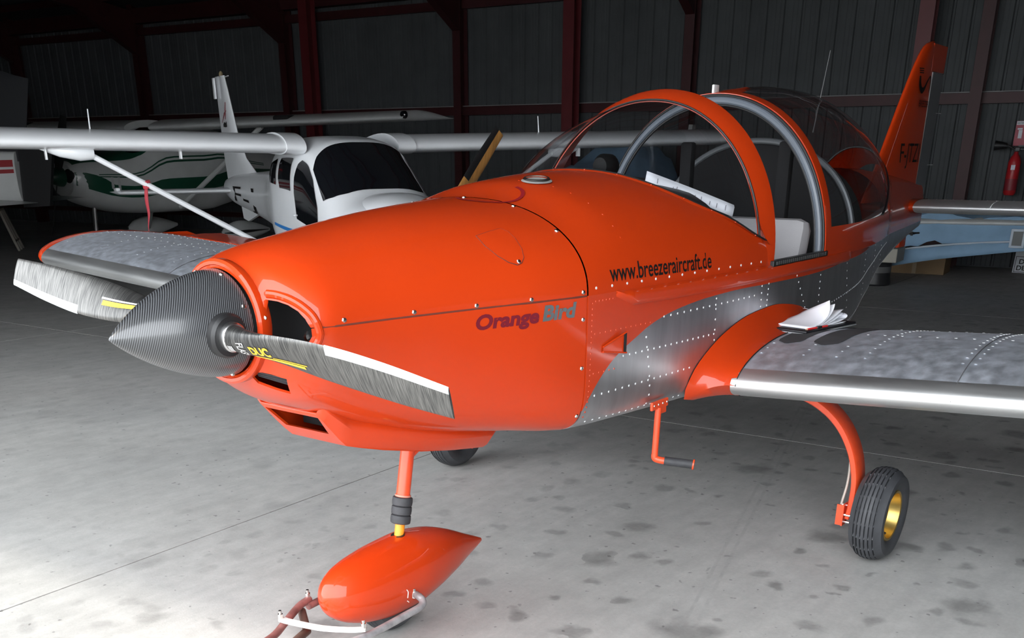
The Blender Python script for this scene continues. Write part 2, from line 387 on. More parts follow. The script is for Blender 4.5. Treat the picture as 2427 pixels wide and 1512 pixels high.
    for k in range(1, 9):
        for x in (k*.95, XD-k*.95):
            V, F = box((x, (YL+YR)/2, zr(x)-.07), (.06, YR-YL, .12)); mesh('roof_purlin', V, F, STEEL_R, roof, False)
build_walls()

# ================================================================== ORANGE AIRPLANE
ZS = 1.105
ST = np.array([  # x, half width, top, belly, upper exponent, lower exponent
(2.24,.144,1.249,.961,2.0,2.0),(2.21,.170,1.256,.945,2.0,2.0),(2.17,.252,1.268,.915,2.0,2.2),(2.12,.284,1.282,.88,2.1,2.4),
(2.05,.298,1.297,.845,2.1,2.6),(1.95,.316,1.310,.80,2.1,2.8),(1.80,.350,1.330,.75,2.2,3.2),(1.60,.398,1.353,.705,2.2,4),
(1.40,.452,1.368,.68,2.2,5.5),(1.23,.487,1.379,.66,2.2,8),(1.0,.505,1.425,.655,2.2,9),(.6,.53,1.452,.645,2.2,9),(.3,.547,1.455,.64,2.2,9),
(0,.555,1.46,.635,2.2,9),(-.5,.558,1.46,.635,2.2,9),(-1,.53,1.44,.66,2.2,8),(-1.5,.43,1.43,.74,2.2,7),(-2.15,.285,1.42,.865,2.2,6),(-3.0,.14,1.36,.975,2.2,5),(-3.6,.04,1.30,1.03,2.2,4)])[::-1]
def sec(x): return [pch(ST[:, 0], ST[:, k], x) for k in range(1, 6)]
def spt(a, b, n, th): return a*max(0, math.cos(th))**(2/n), b*max(0, math.sin(th))**(2/n)
def up_sec(x, n=30, full=True, off=0.):
    w, zt, zb, nu, nl = sec(x); R = []
    for k in range(n+1):
        y, z = spt(w+off, zt-ZS+off, nu, math.pi/2*k/n); R.append((x, y, ZS+z))
    if full: R += [(x, -p[1], p[2]) for p in R[-2::-1]]
    return R
def lo_sec(x, n=34, full=True, off=0.):
    w, zt, zb, nu, nl = sec(x); R = []
    for k in range(n+1):
        s = k/n; th = math.pi/2*(s if nl < 3 else (1-math.cos(math.pi*s))/2)
        y, z = spt(w+off, ZS-zb+off, nl, th); R.append((x, y, ZS-z))
    if full: R += [(x, -p[1], p[2]) for p in R[-2::-1]]
    return R
def inside(x, y, z):
    if x > 2.24 or x < -3.6: return False
    w, zt, zb, nu, nl = sec(x)
    a, n = ((z-ZS)/(zt-ZS), nu) if z >= ZS else ((ZS-z)/(ZS-zb), nl)
    return a < 1 and (abs(y)/w)**n+a**n < 1
def y_side(x, z, off=0.):
    w, zt, zb, nu, nl = sec(x)
    a, n = ((z-ZS)/(zt-ZS), nu) if z >= ZS else ((ZS-z)/(ZS-zb), nl)
    return w*max(0, 1-min(1, a)**n)**(1/n)+off
def z_top(x, y, off=0.):
    w, zt, zb, nu, nl = sec(x); return ZS+(zt-ZS)*max(0, 1-min(1, abs(y)/w)**nu)**(1/nu)+off
def x_front(y, z):
    a, b = 1.3, 2.24
    for _ in range(26):
        m = (a+b)/2
        if inside(m, y, z): a = m
        else: b = m
    return a
def nrm(x, y, z):
    """surface normal by finite differences of the implicit function"""
    def g(x, y, z):
        w, zt, zb, nu, nl = sec(min(2.239, x)); a, n = ((z-ZS)/(zt-ZS), nu) if z >= ZS else ((ZS-z)/(ZS-zb), nl)
        return (abs(y)/w)**n+abs(a)**n
    h = 1e-3
    v = Vector((g(x+h, y, z)-g(x-h, y, z), g(x, y+h, z)-g(x, y-h, z), g(x, y, z+h)-g(x, y, z-h)))
    return v.normalized() if v.length > 0 else Vector((0, 1, 0))

plane = empty('light_airplane', 'orange and bare aluminium low-wing airplane with carbon spinner and open bubble canopy', 'airplane')
# ---- metal / paint mask on the fuselage skin: orange above a curve in side view
def skin_mat():
    m = mat('painted_aluminium_skin', (.5, .5, .5), .3); nt = m.node_tree; b = nt.nodes['Principled BSDF']
    geo = nt.nodes.new('ShaderNodeTexCoord'); sx = nt.nodes.new('ShaderNodeSeparateXYZ'); nt.links.new(geo.outputs['Object'], sx.inputs[0])
    mr = nt.nodes.new('ShaderNodeMapRange'); mr.inputs[1].default_value = -1.5; mr.inputs[2].default_value = 1.3
    nt.links.new(sx.outputs['X'], mr.inputs[0])
    fc = nt.nodes.new('ShaderNodeFloatCurve'); c = fc.mapping.curves[0]
    pts = [(-1.5, 1.07), (-.9, 1.055), (-.43, 1.034), (0, 1.034), (.37, 1.035), (.69, 1.014), (.85, .985), (.97, .943), (1.07, .90), (1.145, .848), (1.21, .775), (1.24, .72), (1.3, .60)]
    q = [((x+1.5)/2.8, (z-.5)/.7) for x, z in pts]
    c.points[0].location = q[0]; c.points[1].location = q[-1]
    for p in q[1:-1]: c.points.new(*p)
    fc.mapping.update()
    nt.links.new(mr.outputs[0], fc.inputs['Value'])
    z = nt.nodes.new('ShaderNodeMapRange'); z.inputs[1].default_value = .5; z.inputs[2].default_value = 1.2; z.clamp = False; nt.links.new(sx.outputs['Z'], z.inputs[0])
    gt = nt.nodes.new('ShaderNodeMath'); gt.operation = 'GREATER_THAN'; nt.links.new(z.outputs[0], gt.inputs[0]); nt.links.new(fc.outputs[0], gt.inputs[1])
    # brushed metal colour
    mp = nt.nodes.new('ShaderNodeMapping'); mp.inputs['Scale'].default_value = (9, 9, 1.2); nt.links.new(geo.outputs['Object'], mp.inputs[0])
    n = nt.nodes.new('ShaderNodeTexNoise'); n.inputs['Scale'].default_value = 2.5; n.inputs['Detail'].default_value = 7; nt.links.new(mp.outputs[0], n.inputs[0])
    cr = nt.nodes.new('ShaderNodeValToRGB'); e = cr.color_ramp.elements; e[0].position = .3; e[0].color = (.55, .56, .58, 1); e[1].position = .7; e[1].color = (.68, .69, .71, 1); nt.links.new(n.outputs[0], cr.inputs[0])
    mx = nt.nodes.new('ShaderNodeMix'); mx.data_type = 'RGBA'; mx.inputs[7].default_value = srgb(193, 56, 12)
    nt.links.new(gt.outputs[0], mx.inputs[0]); nt.links.new(cr.outputs[0], mx.inputs[6]); nt.links.new(mx.outputs[2], b.inputs['Base Color'])
    iv = nt.nodes.new('ShaderNodeMath'); iv.operation = 'SUBTRACT'; iv.inputs[0].default_value = 1; nt.links.new(gt.outputs[0], iv.inputs[1]); nt.links.new(iv.outputs[0], b.inputs['Metallic'])
    cw = nt.nodes.new('ShaderNodeMath'); cw.operation = 'MULTIPLY'; cw.inputs[1].default_value = .65; nt.links.new(gt.outputs[0], cw.inputs[0]); nt.links.new(cw.outputs[0], b.inputs['Coat Weight']); b.inputs['Coat Roughness'].default_value = .05
    rg = nt.nodes.new('ShaderNodeMapRange'); rg.inputs[3].default_value = .32; rg.inputs[4].default_value = .44; nt.links.new(n.outputs[0], rg.inputs[0]); nt.links.new(rg.outputs[0], b.inputs['Roughness'])
    return m
SKIN = skin_mat()

def build_cowl():
    xs = [2.24, 2.232, 2.222, 2.21, 2.197, 2.185, 2.17, 2.155, 2.14, 2.12, 2.1, 2.075, 2.05, 2.0, 1.95, 1.88, 1.8, 1.7, 1.6, 1.5, 1.4, 1.31, 1.235]
    g = .0012
    V, F = grid([[(x, y, max(z, ZS+g)) for x, y, z in up_sec(x)] for x in xs]); cu = mesh('upper_cowling', V, F, ORANGE, plane, sharp=50)
    V, F = grid([[(x, y, min(z, ZS-g)) for x, y, z in lo_sec(x)] for x in xs]); cl = mesh('lower_cowling', V, F, ORANGE, plane, sharp=50)
    for o in (cu, cl):
        md = o.modifiers.new('s', 'SOLIDIFY'); md.thickness = .007; md.offset = -1
    # air inlets beside the spinner
    inl = [(.152, 1.172), (.18, 1.168), (.207, 1.160), (.231, 1.146), (.249, 1.127), (.259, 1.104), (.259, 1.084), (.250, 1.066), (.231, 1.054), (.195, 1.047), (.152, 1.044)]
    cut = []
    for s in (1, -1):
        n = len(inl); V = [(x, s*y, z) for x in (1.98, 2.4) for y, z in inl]
        F = [tuple(range(n)), tuple(range(n, 2*n))]+[(i, (i+1) % n, n+(i+1) % n, n+i) for i in range(n)]
        cut.append(mesh('cutter', V, F, VOID, None, False))
    lou = [(2.30, .03, .985), (2.30, .155, .985), (2.05, .155, .905), (2.05, .03, .905)]
    # lower louvre and chin opening as boxes
    R = Matrix.Rotation(math.radians(-38), 3, 'Y')
    LQ = [Vector(p) for p in ((2.236, .079, .984), (2.175, .165, .970), (2.144, .140, .920), (2.196, .072, .948))]; LC = sum(LQ, Vector())/4
    LN = (LQ[1]-LQ[0]).cross(LQ[3]-LQ[0]).normalized(); LN = LN if LN.x > 0 else -LN
    V = [p+LN*d for d in (-.05, .05) for p in LQ]; F = [(0, 1, 2, 3), (4, 5, 6, 7), (0, 1, 5, 4), (1, 2, 6, 5), (2, 3, 7, 6), (3, 0, 4, 7)]; c3 = mesh('cutter', V, F, VOID, None, False)
    V = [(2.12, .118, .828), (2.12, -.118, .828), (2.12, -.10, .762), (2.12, .10, .762), (1.88, .118, .828), (1.88, -.118, .828), (1.88, -.10, .762), (1.88, .10, .762)]; F = [(0, 1, 2, 3), (4, 5, 6, 7), (0, 1, 5, 4), (1, 2, 6, 5), (2, 3, 7, 6), (3, 0, 4, 7)]; c4 = mesh('cutter', V, F, VOID, None, False)
    boolean(cu, cut); boolean(cl, cut+[c3, c4])
    for c in cut+[c3, c4]: bpy.data.objects.remove(c)
    for o in (cu, cl):
        bm = bmesh.new(); bm.from_mesh(o.data)
        for f in bm.faces: f.smooth = True
        for e in bm.edges:
            if len(e.link_faces) == 2 and e.calc_face_angle(0) > math.radians(52): e.smooth = False
        bm.to_mesh(o.data); bm.free(); o.data.materials.clear(); o.data.materials.append(ORANGE)
    # raised lip round each inlet
    for s in (1, -1):
        pts = []
        for y, z in [(.145, 1.186), (.175, 1.183), (.208, 1.174), (.238, 1.158), (.260, 1.134), (.270, 1.105), (.270, 1.082), (.259, 1.059), (.234, 1.044), (.195, 1.036), (.150, 1.033)]:
            pts.append((x_front(y, z)-.001, s*y, z))
        V, F = tube(bez(pts, 5), [.004]+[.011]*(5*10-1)+[.004], 10); mesh('inlet_lip', V, F, ORANGE, plane)
    # ring around the spinner
    V, F = lathe([(-.035, .146), (-.012, .160), (.008, .160), (.014, .154), (.013, .146), (-.02, .141)], (2.228, 0, ZS), 'x', 48); mesh('spinner_ring', V, F, ORANGE, plane)
    # louvre slats
    for k in range(5):
        t = (k+.5)/5; a = LQ[0].lerp(LQ[3], t)-LN*.018; b = LQ[1].lerp(LQ[2], t)-LN*.018; d_ = (LQ[3]-LQ[0]).normalized()*.0025
        V = [a-d_, b-d_, b+d_, a+d_]; V += [p-LN*.02 for p in V]; mesh('oil_cooler_slat', V, [(0, 1, 2, 3), (4, 5, 6, 7), (0, 1, 5, 4), (1, 2, 6, 5), (2, 3, 7, 6), (3, 0, 4, 7)], mat('slat_grey', (.06, .06, .065), .5), plane, False)
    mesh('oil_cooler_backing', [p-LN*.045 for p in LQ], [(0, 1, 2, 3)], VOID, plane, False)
    # chin scoop
    def scoop(x, w, zt, zb): return [(x, w, zt), (x, w*.97, (zt+zb)/2), (x, w*.86, zb+.012), (x, w*.78, zb), (x, 0, zb), (x, -w*.78, zb), (x, -w*.86, zb+.012), (x, -w*.97, (zt+zb)/2), (x, -w, zt)]
    def zcw(x, w): W_, _, zb, _, nl = sec(x); return ZS-(ZS-zb)*(1-min(1, w/W_)**nl)**(1/nl)+.02
    rows = [scoop(x, w, zcw(x, w), zb) for x, w, zb in ((2.04, .150, .842), (2.015, .152, .815), (1.985, .152, .782), (1.955, .150, .750), (1.93, .148, .727), (1.88, .160, .712), (1.80, .178, .690), (1.65, .200, .655), (1.5, .210, .628), (1.36, .215, .607), (1.30, .20, .66))]
    V, F = grid(rows); sc = mesh('chin_scoop', V, F, ORANGE, plane, sharp=25)
    md = sc.modifiers.new('s', 'SOLIDIFY'); md.thickness = .008; md.offset = 0
    V = [(2.12, .112, .826), (2.12, -.112, .826), (2.12, -.092, .765), (2.12, .092, .765), (1.90, .112, .826), (1.90, -.112, .826), (1.90, -.092, .765), (1.90, .092, .765)]
    c5 = mesh('cutter', V, [(0, 1, 2, 3), (4, 5, 6, 7), (0, 1, 5, 4), (1, 2, 6, 5), (2, 3, 7, 6), (3, 0, 4, 7)], VOID, None, False); boolean(sc, [c5]); bpy.data.objects.remove(c5); sc.data.materials.clear(); sc.data.materials.append(ORANGE)
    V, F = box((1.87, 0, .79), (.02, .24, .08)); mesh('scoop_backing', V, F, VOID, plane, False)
    # scoop flange
    # engine seen through the inlets
    V, F = join(box((1.95, 0, 1.1), (.25, .42, .25), .03), *[lathe([(-.09, .0), (-.09, .055), (.09, .055), (.09, 0)], (2.0, s*.2, 1.11), 'y', 16) for s in (1, -1)]); mesh('engine_block', V, F, VOID, plane)
    V, F = tube(bez([(2.06, .14, 1.06), (2.07, .19, 1.075), (2.05, .24, 1.09), (2.0, .26, 1.09)], 6), .017, 10); mesh('coolant_hose', V, F, mat('hose', (.03, .03, .032), .5), plane)
    V, F = tube([(2.062, .142, 1.058), (2.066, .155, 1.063)], .0195, 12); mesh('hose_clamp', V, F, STEEL, plane)
    V, F = tube([(2.03, .21, 1.14), (2.05, .195, 1.132)], .012, 10); mesh('oil_fitting', V, F, BLACK, plane)
    # access hatch and its groove
    hatch = [(1.544, .300), (1.49, .302), (1.437, .305), (1.424, .325), (1.425, .352), (1.433, .382), (1.446, .399), (1.462, .404), (1.48, .402), (1.506, .389), (1.53, .368), (1.547, .335)]
    H = [Vector((x, y, z_top(x, y, .0018))) for x, y in hatch]; c = sum(H, Vector())/len(H); c.z = z_top(c.x, c.y, .0022)
    rows = []
    for s in (1, .75, .5, .25, .02): rows.append([Vector((c.x+(p.x-c.x)*s, c.y+(p.y-c.y)*s, z_top(c.x+(p.x-c.x)*s, c.y+(p.y-c.y)*s, .0018))) for p in H])
    V, F = grid(rows, close_v=True); mesh('access_hatch', V, F, ORANGE, plane)
    V, F = tube([(p.x, p.y, p.z-.0015) for p in H]+[H[0]-Vector((0, 0, .0015))], .0016, 6); mesh('hatch_gap', V, F, mat('dark_gap', (.12, .02, .01), .8), plane)
    # cowl joint gaps
    for s in (1, -1):
        V, F = tube([(x, s*(y_side(x, ZS)-.003), ZS) for x in np.linspace(2.14, 1.235, 24)], .0042, 6); mesh('cowl_joint', V, F, MATS['dark_gap'], plane)
    sc_pts = [(1.245, .012), (1.245, .211), (1.245, .375)]
    SC = [((x, y, z_top(x, y)), None) for x, y in sc_pts]
    SC += [((x, y_side(x, z), z), None) for x, z in ((1.252, 1.118), (1.250, 1.036), (1.250, .886), (1.245, .73), (2.078, 1.118), (1.858, 1.116), (1.65, 1.114), (1.457, 1.114), (1.47, 1.220))]
    SC += [((x_front(.155, 1.128), .155, 1.128), None)]
    SC += [((x, -y, z_top(x, y)), None) for x, y in sc_pts[1:]]
    SC += [((x, .5, 1.128), None) for x in ()]
    for p, _ in SC:
        V, F = dome(p, nrm(*p), .0075, .6); sc_o = mesh('cowl_screw', V, F, STEEL, plane)
    # fillets: lettering
    DEC = mat('iridescent_lettering', (.30, .025, .045), .22, .5, coat=.6)
    DEC2 = mat('silver_lettering', (.34, .38, .40), .25, .8)
    def obf(u, v): x = 1.655-u; z = 1.047+v+.002*u; return (x, y_side(x, min(z, 1.1), .0015), z)
    lettering('orange_lettering', 'Orange', lambda u, v: obf(u, v), DEC, cl, width=.225, height=.056, shear=.15, offset=.04)
    lettering('bird_lettering', 'Bird', lambda u, v: obf(u+.238, v+.002), DEC2, cl, width=.135, height=.046, shear=.15, offset=.04)
build_cowl()

def build_spinner():
    xt, xb, R = 2.572, 2.246, .137; L = xt-xb
    prof = [(xt-L*s, R*math.sin(math.pi/2*min(1, s))**.86 if s < 1 else R) for s in np.linspace(0, 1, 28)]
    prof = [(xt-L*s, R*(1-(1-s)**1.75)**.92) for s in np.linspace(0, 1, 30)]
    V, F = lathe(prof+[(xb-.004, R-.004), (xb-.004, .0)], (0, 0, ZS), 'x', 56); sp = mesh('spinner', V, F, CARBON, plane, sharp=45)
    for k in range(8):
        a = 2*math.pi*k/8+.40; r = R*(1-(1-.955)**1.75)**.92
        p = (xb+.015, r*math.cos(a), ZS+r*math.sin(a)); V, F = dome(p, (.12, math.cos(a), math.sin(a)), .0068, .7); mesh('spinner_screw', V, F, STEEL, sp)
    # blades (two), almost horizontal
    phi = -.092; xh = 2.318
    for s in (1, -1):
        rows = []; le = []
        for t in np.linspace(0, 1, 30):
            rad = .115+t*(.855-.115)
            ch = pch([0, .06, .14, .3, .5, .75, 1], [.068, .069, .080, .102, .112, .102, .078], t)
            th = pch([0, .06, .16, .3, .6, 1], [.068, .066, .050, .030, .015, .008], t)
            tw = math.radians(pch([0, .15, .4, .7, 1], [46, 42, 31, 23, 19], t))
            sweep = pch([0, .5, 1], [0, .004, -.004], t)
            row = []
            for k in range(20):
                a = 2*math.pi*k/20; c0 = math.cos(a)*ch/2+sweep; d0 = math.sin(a)*th/2*(1 if math.sin(a) > 0 else 1-.4*min(1, t/.2))
                # chord direction: leading edge up on the +y side, down on the other; leading edge forward
                cz = math.cos(tw)*s; cx_ = math.sin(tw)
                px = c0*cx_+d0*math.cos(tw); pz = c0*cz-d0*math.sin(tw)*s
                yy = s*rad
                row.append((xh+px, yy*math.cos(phi)-pz*math.sin(phi), ZS+yy*math.sin(phi)+pz*math.cos(phi)))
            rows.append(row)
        V, F = grid(rows, close_v=True); F += [tuple(range(20)), tuple(29*20+k for k in range(20))]
        bl = mesh('propeller_blade', V, F, BLADE, plane, sharp=50)
        # metal leading edge strip on the outer half
        rws = []
        for i in range(15, 30):
            r = rows[i]; c = sum((Vector(p) for p in r), Vector())/20
            rws.append([c+(Vector(r[k % 20])-c)*1.03 for k in (-3, -2, -1, 0, 1, 2, 3)])
        V, F = grid(rws); mesh('leading_edge_strip', V, F, mat('white_erosion_tape', (.60, .61, .62), .4, .6), bl)
        # cuff
        d = Vector((0, s*math.cos(phi), s*math.sin(phi))); o = Vector((xh, 0, ZS))
        V, F = tube([o+d*r for r in (.10, .136, .150, .153)], [.0375, .0375, .037, .033], 24); mesh('blade_cuff', V, F, mat('cuff_alloy', (.6, .6, .6), .3, 1), bl)
        V, F = tube([o+d*r for r in (.10, .128, .1365)], [.056, .056, .050], 28); mesh('cuff_recess', V, F, BLACK, bl)
        # lettering on the forward face
        def bf(u, v, s=s):
            t = (u)/(.855-.115); i = min(28, max(0, int(t*29))); f = t*29-i
            def fp(i):
                r = rows[i]; return [Vector(r[k]) for k in (2, 3, 4, 5, 6, 7, 8)]
            A, B = fp(i), fp(i+1)
            q = max(0, min(5.99, math.acos(max(-1, min(1, -.8+1.6*v)))/(math.pi/10)-2)); j = int(q); g = q-j
            P = (A[j]*(1-g)+A[j+1]*g)*(1-f)+(B[j]*(1-g)+B[j+1]*g)*f
            Cc = sum((Vector(p) for p in rows[i]), Vector())/20; Cc = Cc*(1-f)+sum((Vector(p) for p in rows[i+1]), Vector())/20*f; return Cc+(P-Cc)*1.03+Vector((.0014, 0, .0005*s))
        YEL = mat('yellow_decal', (.75, .45, .03), .5)
        if s > 0:
            lettering('maker_lettering', 'DUC', lambda u, v: bf(.118+u, .36+v), YEL, bl, width=.066, height=.40, offset=.04)
            lettering('model_lettering', 'FLASH', lambda u, v: bf(.080+v*.024, .86-u*.72), mat('white_decal', (.8, .8, .8), .5), bl, width=1.05, height=1.0)
            V, F = grid([[bf(.12+.17*a, b) for b in (.16, .21, .26)] for a in np.linspace(0, 1, 12)]); mesh('decal_stripe', V, F, YEL, bl, False)
            V, F = grid([[bf(.185+.115*a, b) for b in (.29, .33)] for a in np.linspace(0, 1, 12)]); mesh('decal_stripe', V, F, YEL, bl, False)
            for k in range(3):
                V, F = grid([[bf(.046+.006*k+a*.003, b) for b in np.linspace(.35, .70, 6)] for a in (0, 1)]); mesh('cuff_mark', V, F, MATS['white_decal'], bl, False)
        else:
            V, F = grid([[bf(.07+.2*a, b) for b in (.52, .60, .68)] for a in np.linspace(0, 1, 12)]); mesh('decal_stripe', V, F, YEL, bl, False)
            V, F = grid([[bf(.09+.19*a, b) for b in (.42, .48)] for a in np.linspace(0, 1, 12)]); mesh('decal_stripe', V, F, MATS['white_decal'] if 'white_decal' in MATS else YEL, bl, False)
build_spinner()

def build_fuselage():
    # lower body, firewall to tail cone
    xs = list(np.linspace(1.228, -.5, 36))+list(np.linspace(-.56, -3.58, 40))
    V, F = grid([lo_sec(x) for x in xs])
    nlo = len(lo_sec(0)); F += [tuple(range(nlo)), tuple((len(xs)-1)*nlo+k for k in range(nlo))]
    body = mesh('fuselage', V, F, SKIN, plane, sharp=40)
    # front deck, trimmed along the windscreen base
    BX = [.62, .60, .55, .45, .30, .15, .02]; BY = [0, .17, .31, .415, .482, .530, .548]
    def ybase(x): return 0. if x >= .62 else pch(BX[::-1], BY[::-1], x)
    rows = []
    for x in list(np.linspace(1.228, .64, 22))+[.62, .617, .612, .605, .595, .58, .56, .53, .5, .45, .4, .35, .3, .25, .2, .15, .1, .06, .03]:
        w, zt, zb, nu, nl = sec(x); yb = ybase(x); thm = math.pi/2 if yb <= 0 else math.acos(min(1, (yb/w)**(nu/2)))
        rows.append([(x,)+(lambda q: (q[0], ZS+q[1]))(spt(w, zt-ZS, nu, thm*k/24)) for k in range(25)])
    for s in (1, -1):
        V, F = grid([[(p[0], s*p[1], p[2]) for p in r] for r in rows]); d = mesh('front_deck', V, F, ORANGE, plane)
    # windscreen arch strip
    def arch(x, th, off=0.): y, z = spt(.556+off, .632+off, 2.06, th); return Vector((x, y, ZS+z))
    def xf(th): return .115-.045*math.sin(th)       # front edge, leans back a little towards the top
    ths = np.linspace(-.05, math.pi+.05, 90)
    def archp(x, th, off=0.):
        if th < 0: return Vector((x, .556+off, ZS+.9*th))
        if th > math.pi: return Vector((x, -.556-off, ZS+.9*(math.pi-th)))
        y, z = spt(.556+off, .632+off, 2.06, th if th <= math.pi/2 else math.pi-th)
        return Vector((x, y if th <= math.pi/2 else -y, ZS+z))
    rows = []
    for th in ths:
        a = xf(min(max(th, 0), math.pi)); b = a-.10
        k_ = .35+.65*max(0, math.sin(min(max(th, 0), math.pi))); rows.append([archp(a, th, -.036*k_), archp(a-.05, th, -.012*k_+.002), archp(b, th, .003), archp(b, th, -.014), archp(a-.05, th, -.012*k_-.016), archp(a, th, -.036*k_-.010)])
    V, F = grid(rows, close_v=True); mesh('windscreen_arch', V, F, ORANGE, plane, sharp=50)
    V, F = tube([archp(xf(min(max(t, 0), math.pi))+.002, t, -.038*(.35+.65*max(0, math.sin(min(max(t, 0), math.pi))))) for t in ths], .004, 6); mesh('windscreen_seal', V, F, BLACK, plane)
    # windscreen glass between base curve and arch
    base = [(x, ybase(x)) for x in (.02, .06, .1, .15, .2, .25, .3, .35, .4, .45, .5, .53, .56, .58, .595, .605, .612, .617, .62)]
    B = [Vector((x, y, z_top(x, y) if y else sec(x)[1])) for x, y in base]
    B = B+[Vector((p.x, -p.y, p.z)) for p in B[-2::-1]]
    # resample by length
    def resample(P, n):
        d = [0]
        for a, b in zip(P, P[1:]): d.append(d[-1]+(b-a).length)
        out = []
        for k in range(n):
            s = d[-1]*k/(n-1); i = min(len(P)-2, max(0, int(np.searchsorted(d, s))-1)); t = (s-d[i])/max(1e-9, d[i+1]-d[i]); out.append(P[i].lerp(P[i+1], t))
        return out
    N = 61; Bs = resample(B, N); A = resample([archp(xf(t)+.002, t, -.040*(.35+.65*math.sin(t))) for t in np.linspace(.13, math.pi-.13, 80)], N)
    rows = []
    for s in np.linspace(0, 1, 14):
        rows.append([])
        for k in range(N):
            p = Bs[k].lerp(A[k], s); c = Vector((p.x, p.y*.0, 1.1)); out = Vector((.5, p.y*1.2, p.z-1.1)).normalized()
            rows[-1].append(p+out*.045*math.sin(math.pi*s)*(.3+.7*math.sin(math.pi*k/(N-1))))
    V, F = grid(rows); gl = mesh('windscreen', V, F, GLASS, plane)
    # raised frame along the windscreen base
    V, F = grid([[p+Vector((.030, 0, -.004))*(.2+.8*abs(math.sin(math.pi*k/(N-1))))+Vector((0, .008*(1 if p.y > 0 else -1)*(1-math.sin(math.pi*k/(N-1))), 0)), p+Vector((.014, 0, .0035)), p+Vector((0, 0, .003)), p+Vector((-.004, 0, -.003))] for k, p in enumerate(Bs)]); mesh('windscreen_frame', V, F, ORANGE, plane)
    V, F = tube([p+Vector((-.004, 0, .002)) for p in Bs], .0045, 6); mesh('windscreen_base_seal', V, F, BLACK, plane)
    # canopy rails / side fairing on each side
    for s in (1, -1):
        rows = []
        for x in list(np.linspace(1.085, .98, 10))+list(np.linspace(.9, -.72, 30))+[-.78, -.82, -.85, -.87]:
            e = min(1, max(0, (1.085-x)/.06))*min(1, max(0, (x+.88)/.08)); h0 = 1.100; h1 = 1.062-.008*math.sin(min(1, max(0, (1.05-x)/.4))*math.pi/2)
            if x > .98: h1 = h0-.005-(h0-h1)*(1.085-x)/.105
            pr = .017*e**.5
            rows.append([(x, s*y_side(x, h0+.004, .0005), h0+.004), (x, s*y_side(x, h0, pr), h0-.003), (x, s*y_side(x, h1, pr*1.1), h1+.012), (x, s*y_side(x, h1, pr*.9), h1+.003), (x, s*y_side(x, h1-.006, .0005), h1-.006)])
        V, F = grid(rows); mesh('canopy_rail_fairing', V, F, ORANGE, plane, sharp=60)
        V, F = box((-.24, s*.556, 1.108), (.56, .03, .022), .003); rl = mesh('slide_rail', V, F, BLACK, plane, False)
        for k in range(26):
            V, F = box((-.49+k*.02, s*.573, 1.110), (.012, .004, .013)); mesh('rail_tooth', V, F, mat('dark_grey_plastic', (.05, .05, .05), .5), rl, False)
    # rear canopy, slid back
    CXs = [-2.62, -2.4, -2.1, -1.8, -1.5, -1.2, -.95, -.7, -.48]
    CW = [.17, .225, .312, .392, .460, .515, .545, .560, .563]
    CT = [1.43, 1.50, 1.60, 1.685, 1.745, 1.780, 1.785, 1.765, 1.737]
    CN = [2.1, 2.1, 2.1, 2.1, 2.1, 2.1, 2.1, 2.1, 2.06]
    def can(x, th, off=0.):
        w, t, n = pch(CXs, CW, x), pch(CXs, CT, x), pch(CXs, CN, x)
        y, z = spt(w+off, t-1.09+off, n, th); return Vector((x, y, 1.09+z))
    def canz(x, z):      # theta for a height
        t, n = pch(CXs, CT, x), pch(CXs, CN, x); return math.asin(min(1, max(0, (z-1.09)/(t-1.09)))**(n/2))
    x0 = -.50
    # glass edge: x end as a function of normalised height parameter
    def xe(q):  # q 0 bottom edge .. 1 top
        return -1.55-.75*math.sin(math.pi/2*min(1, (q/.55)))**.7 if q < .55 else -2.30-.03*(q-.55)
    def zb_(x): return 1.205+.012*(x+.5)*-1
    M1 = 36
    gl_rows, fr_rows, sk_rows = [], [], []
    for i in range(M1+1):
        q = i/M1
        def pt(x):
            tb = canz(x, 1.212); th = tb+(math.pi/2-tb)*q; return can(x, th)
        e = xe(q)
        gl_rows.append([pt(x0-.055+(e-x0+.055)*k/30) for k in range(31)])
        fr_rows.append([pt(e+(-2.60-e)*k/10) for k in range(11)])
    for i in range(7):
        q = i/6
        sk_rows.append([can(x, canz(x, 1.212)*q+1e-4, .004) for x in np.linspace(x0, -2.60, 50)])
    for s in (1, -1):
        mir = lambda R: [[(p[0], s*p[1], p[2]) for p in r] for r in R]
        V, F = grid(mir(sk_rows)); mesh('canopy_skirt', V, F, ORANGE, plane)
    both = lambda R: [[(p[0], p[1], p[2]) for p in r] for r in R]+[[(p[0], -p[1], p[2]) for p in r] for r in R[-2::-1]]
    V, F = grid(both(gl_rows)); mesh('canopy_glass', V, F, GLASS, plane)
    V, F = grid(both(fr_rows)); mesh('canopy_tail_frame', V, F, ORANGE, plane)
    edge = [Vector(r[0])+Vector((0, 0, 0)) for r in both(fr_rows)]
    V, F = tube(edge, .006, 6); mesh('canopy_edge_seal', V, F, BLACK, plane)
    # hoop
    rows = []
    for th in np.linspace(0, math.pi, 70):
        t = th if th <= math.pi/2 else math.pi-th; sg = 1 if th <= math.pi/2 else -1
        def cp(x, off): p = can(x, t, off); return (p.x, sg*p.y, p.z)
        rows.append([cp(x0, .003), cp(x0-.03, .005), cp(x0-.062, .003), cp(x0-.062, -.012), cp(x0, -.014)])
    V, F = grid(rows, close_v=True); mesh('canopy_hoop', V, F, ORANGE, plane, sharp=50)
    rows = []
    for off, r, nm, m_ in ((-.026, .015, 'canopy_seal_tube', mat('blue_grey_rubber', (.13, .15, .18), .32)), (-.006, .006, 'canopy_hoop_seal', BLACK), (-.044, .006, 'canopy_hoop_seal', BLACK)):
        P = []
        for th in np.linspace(.03, math.pi-.03, 70):
            t = th if th <= math.pi/2 else math.pi-th; p = can(x0, t, off); P.append((x0+.006, p.y*(1 if th <= math.pi/2 else -1), p.z))
        V, F = tube(P, r, 10); mesh(nm, V, F, m_, plane)
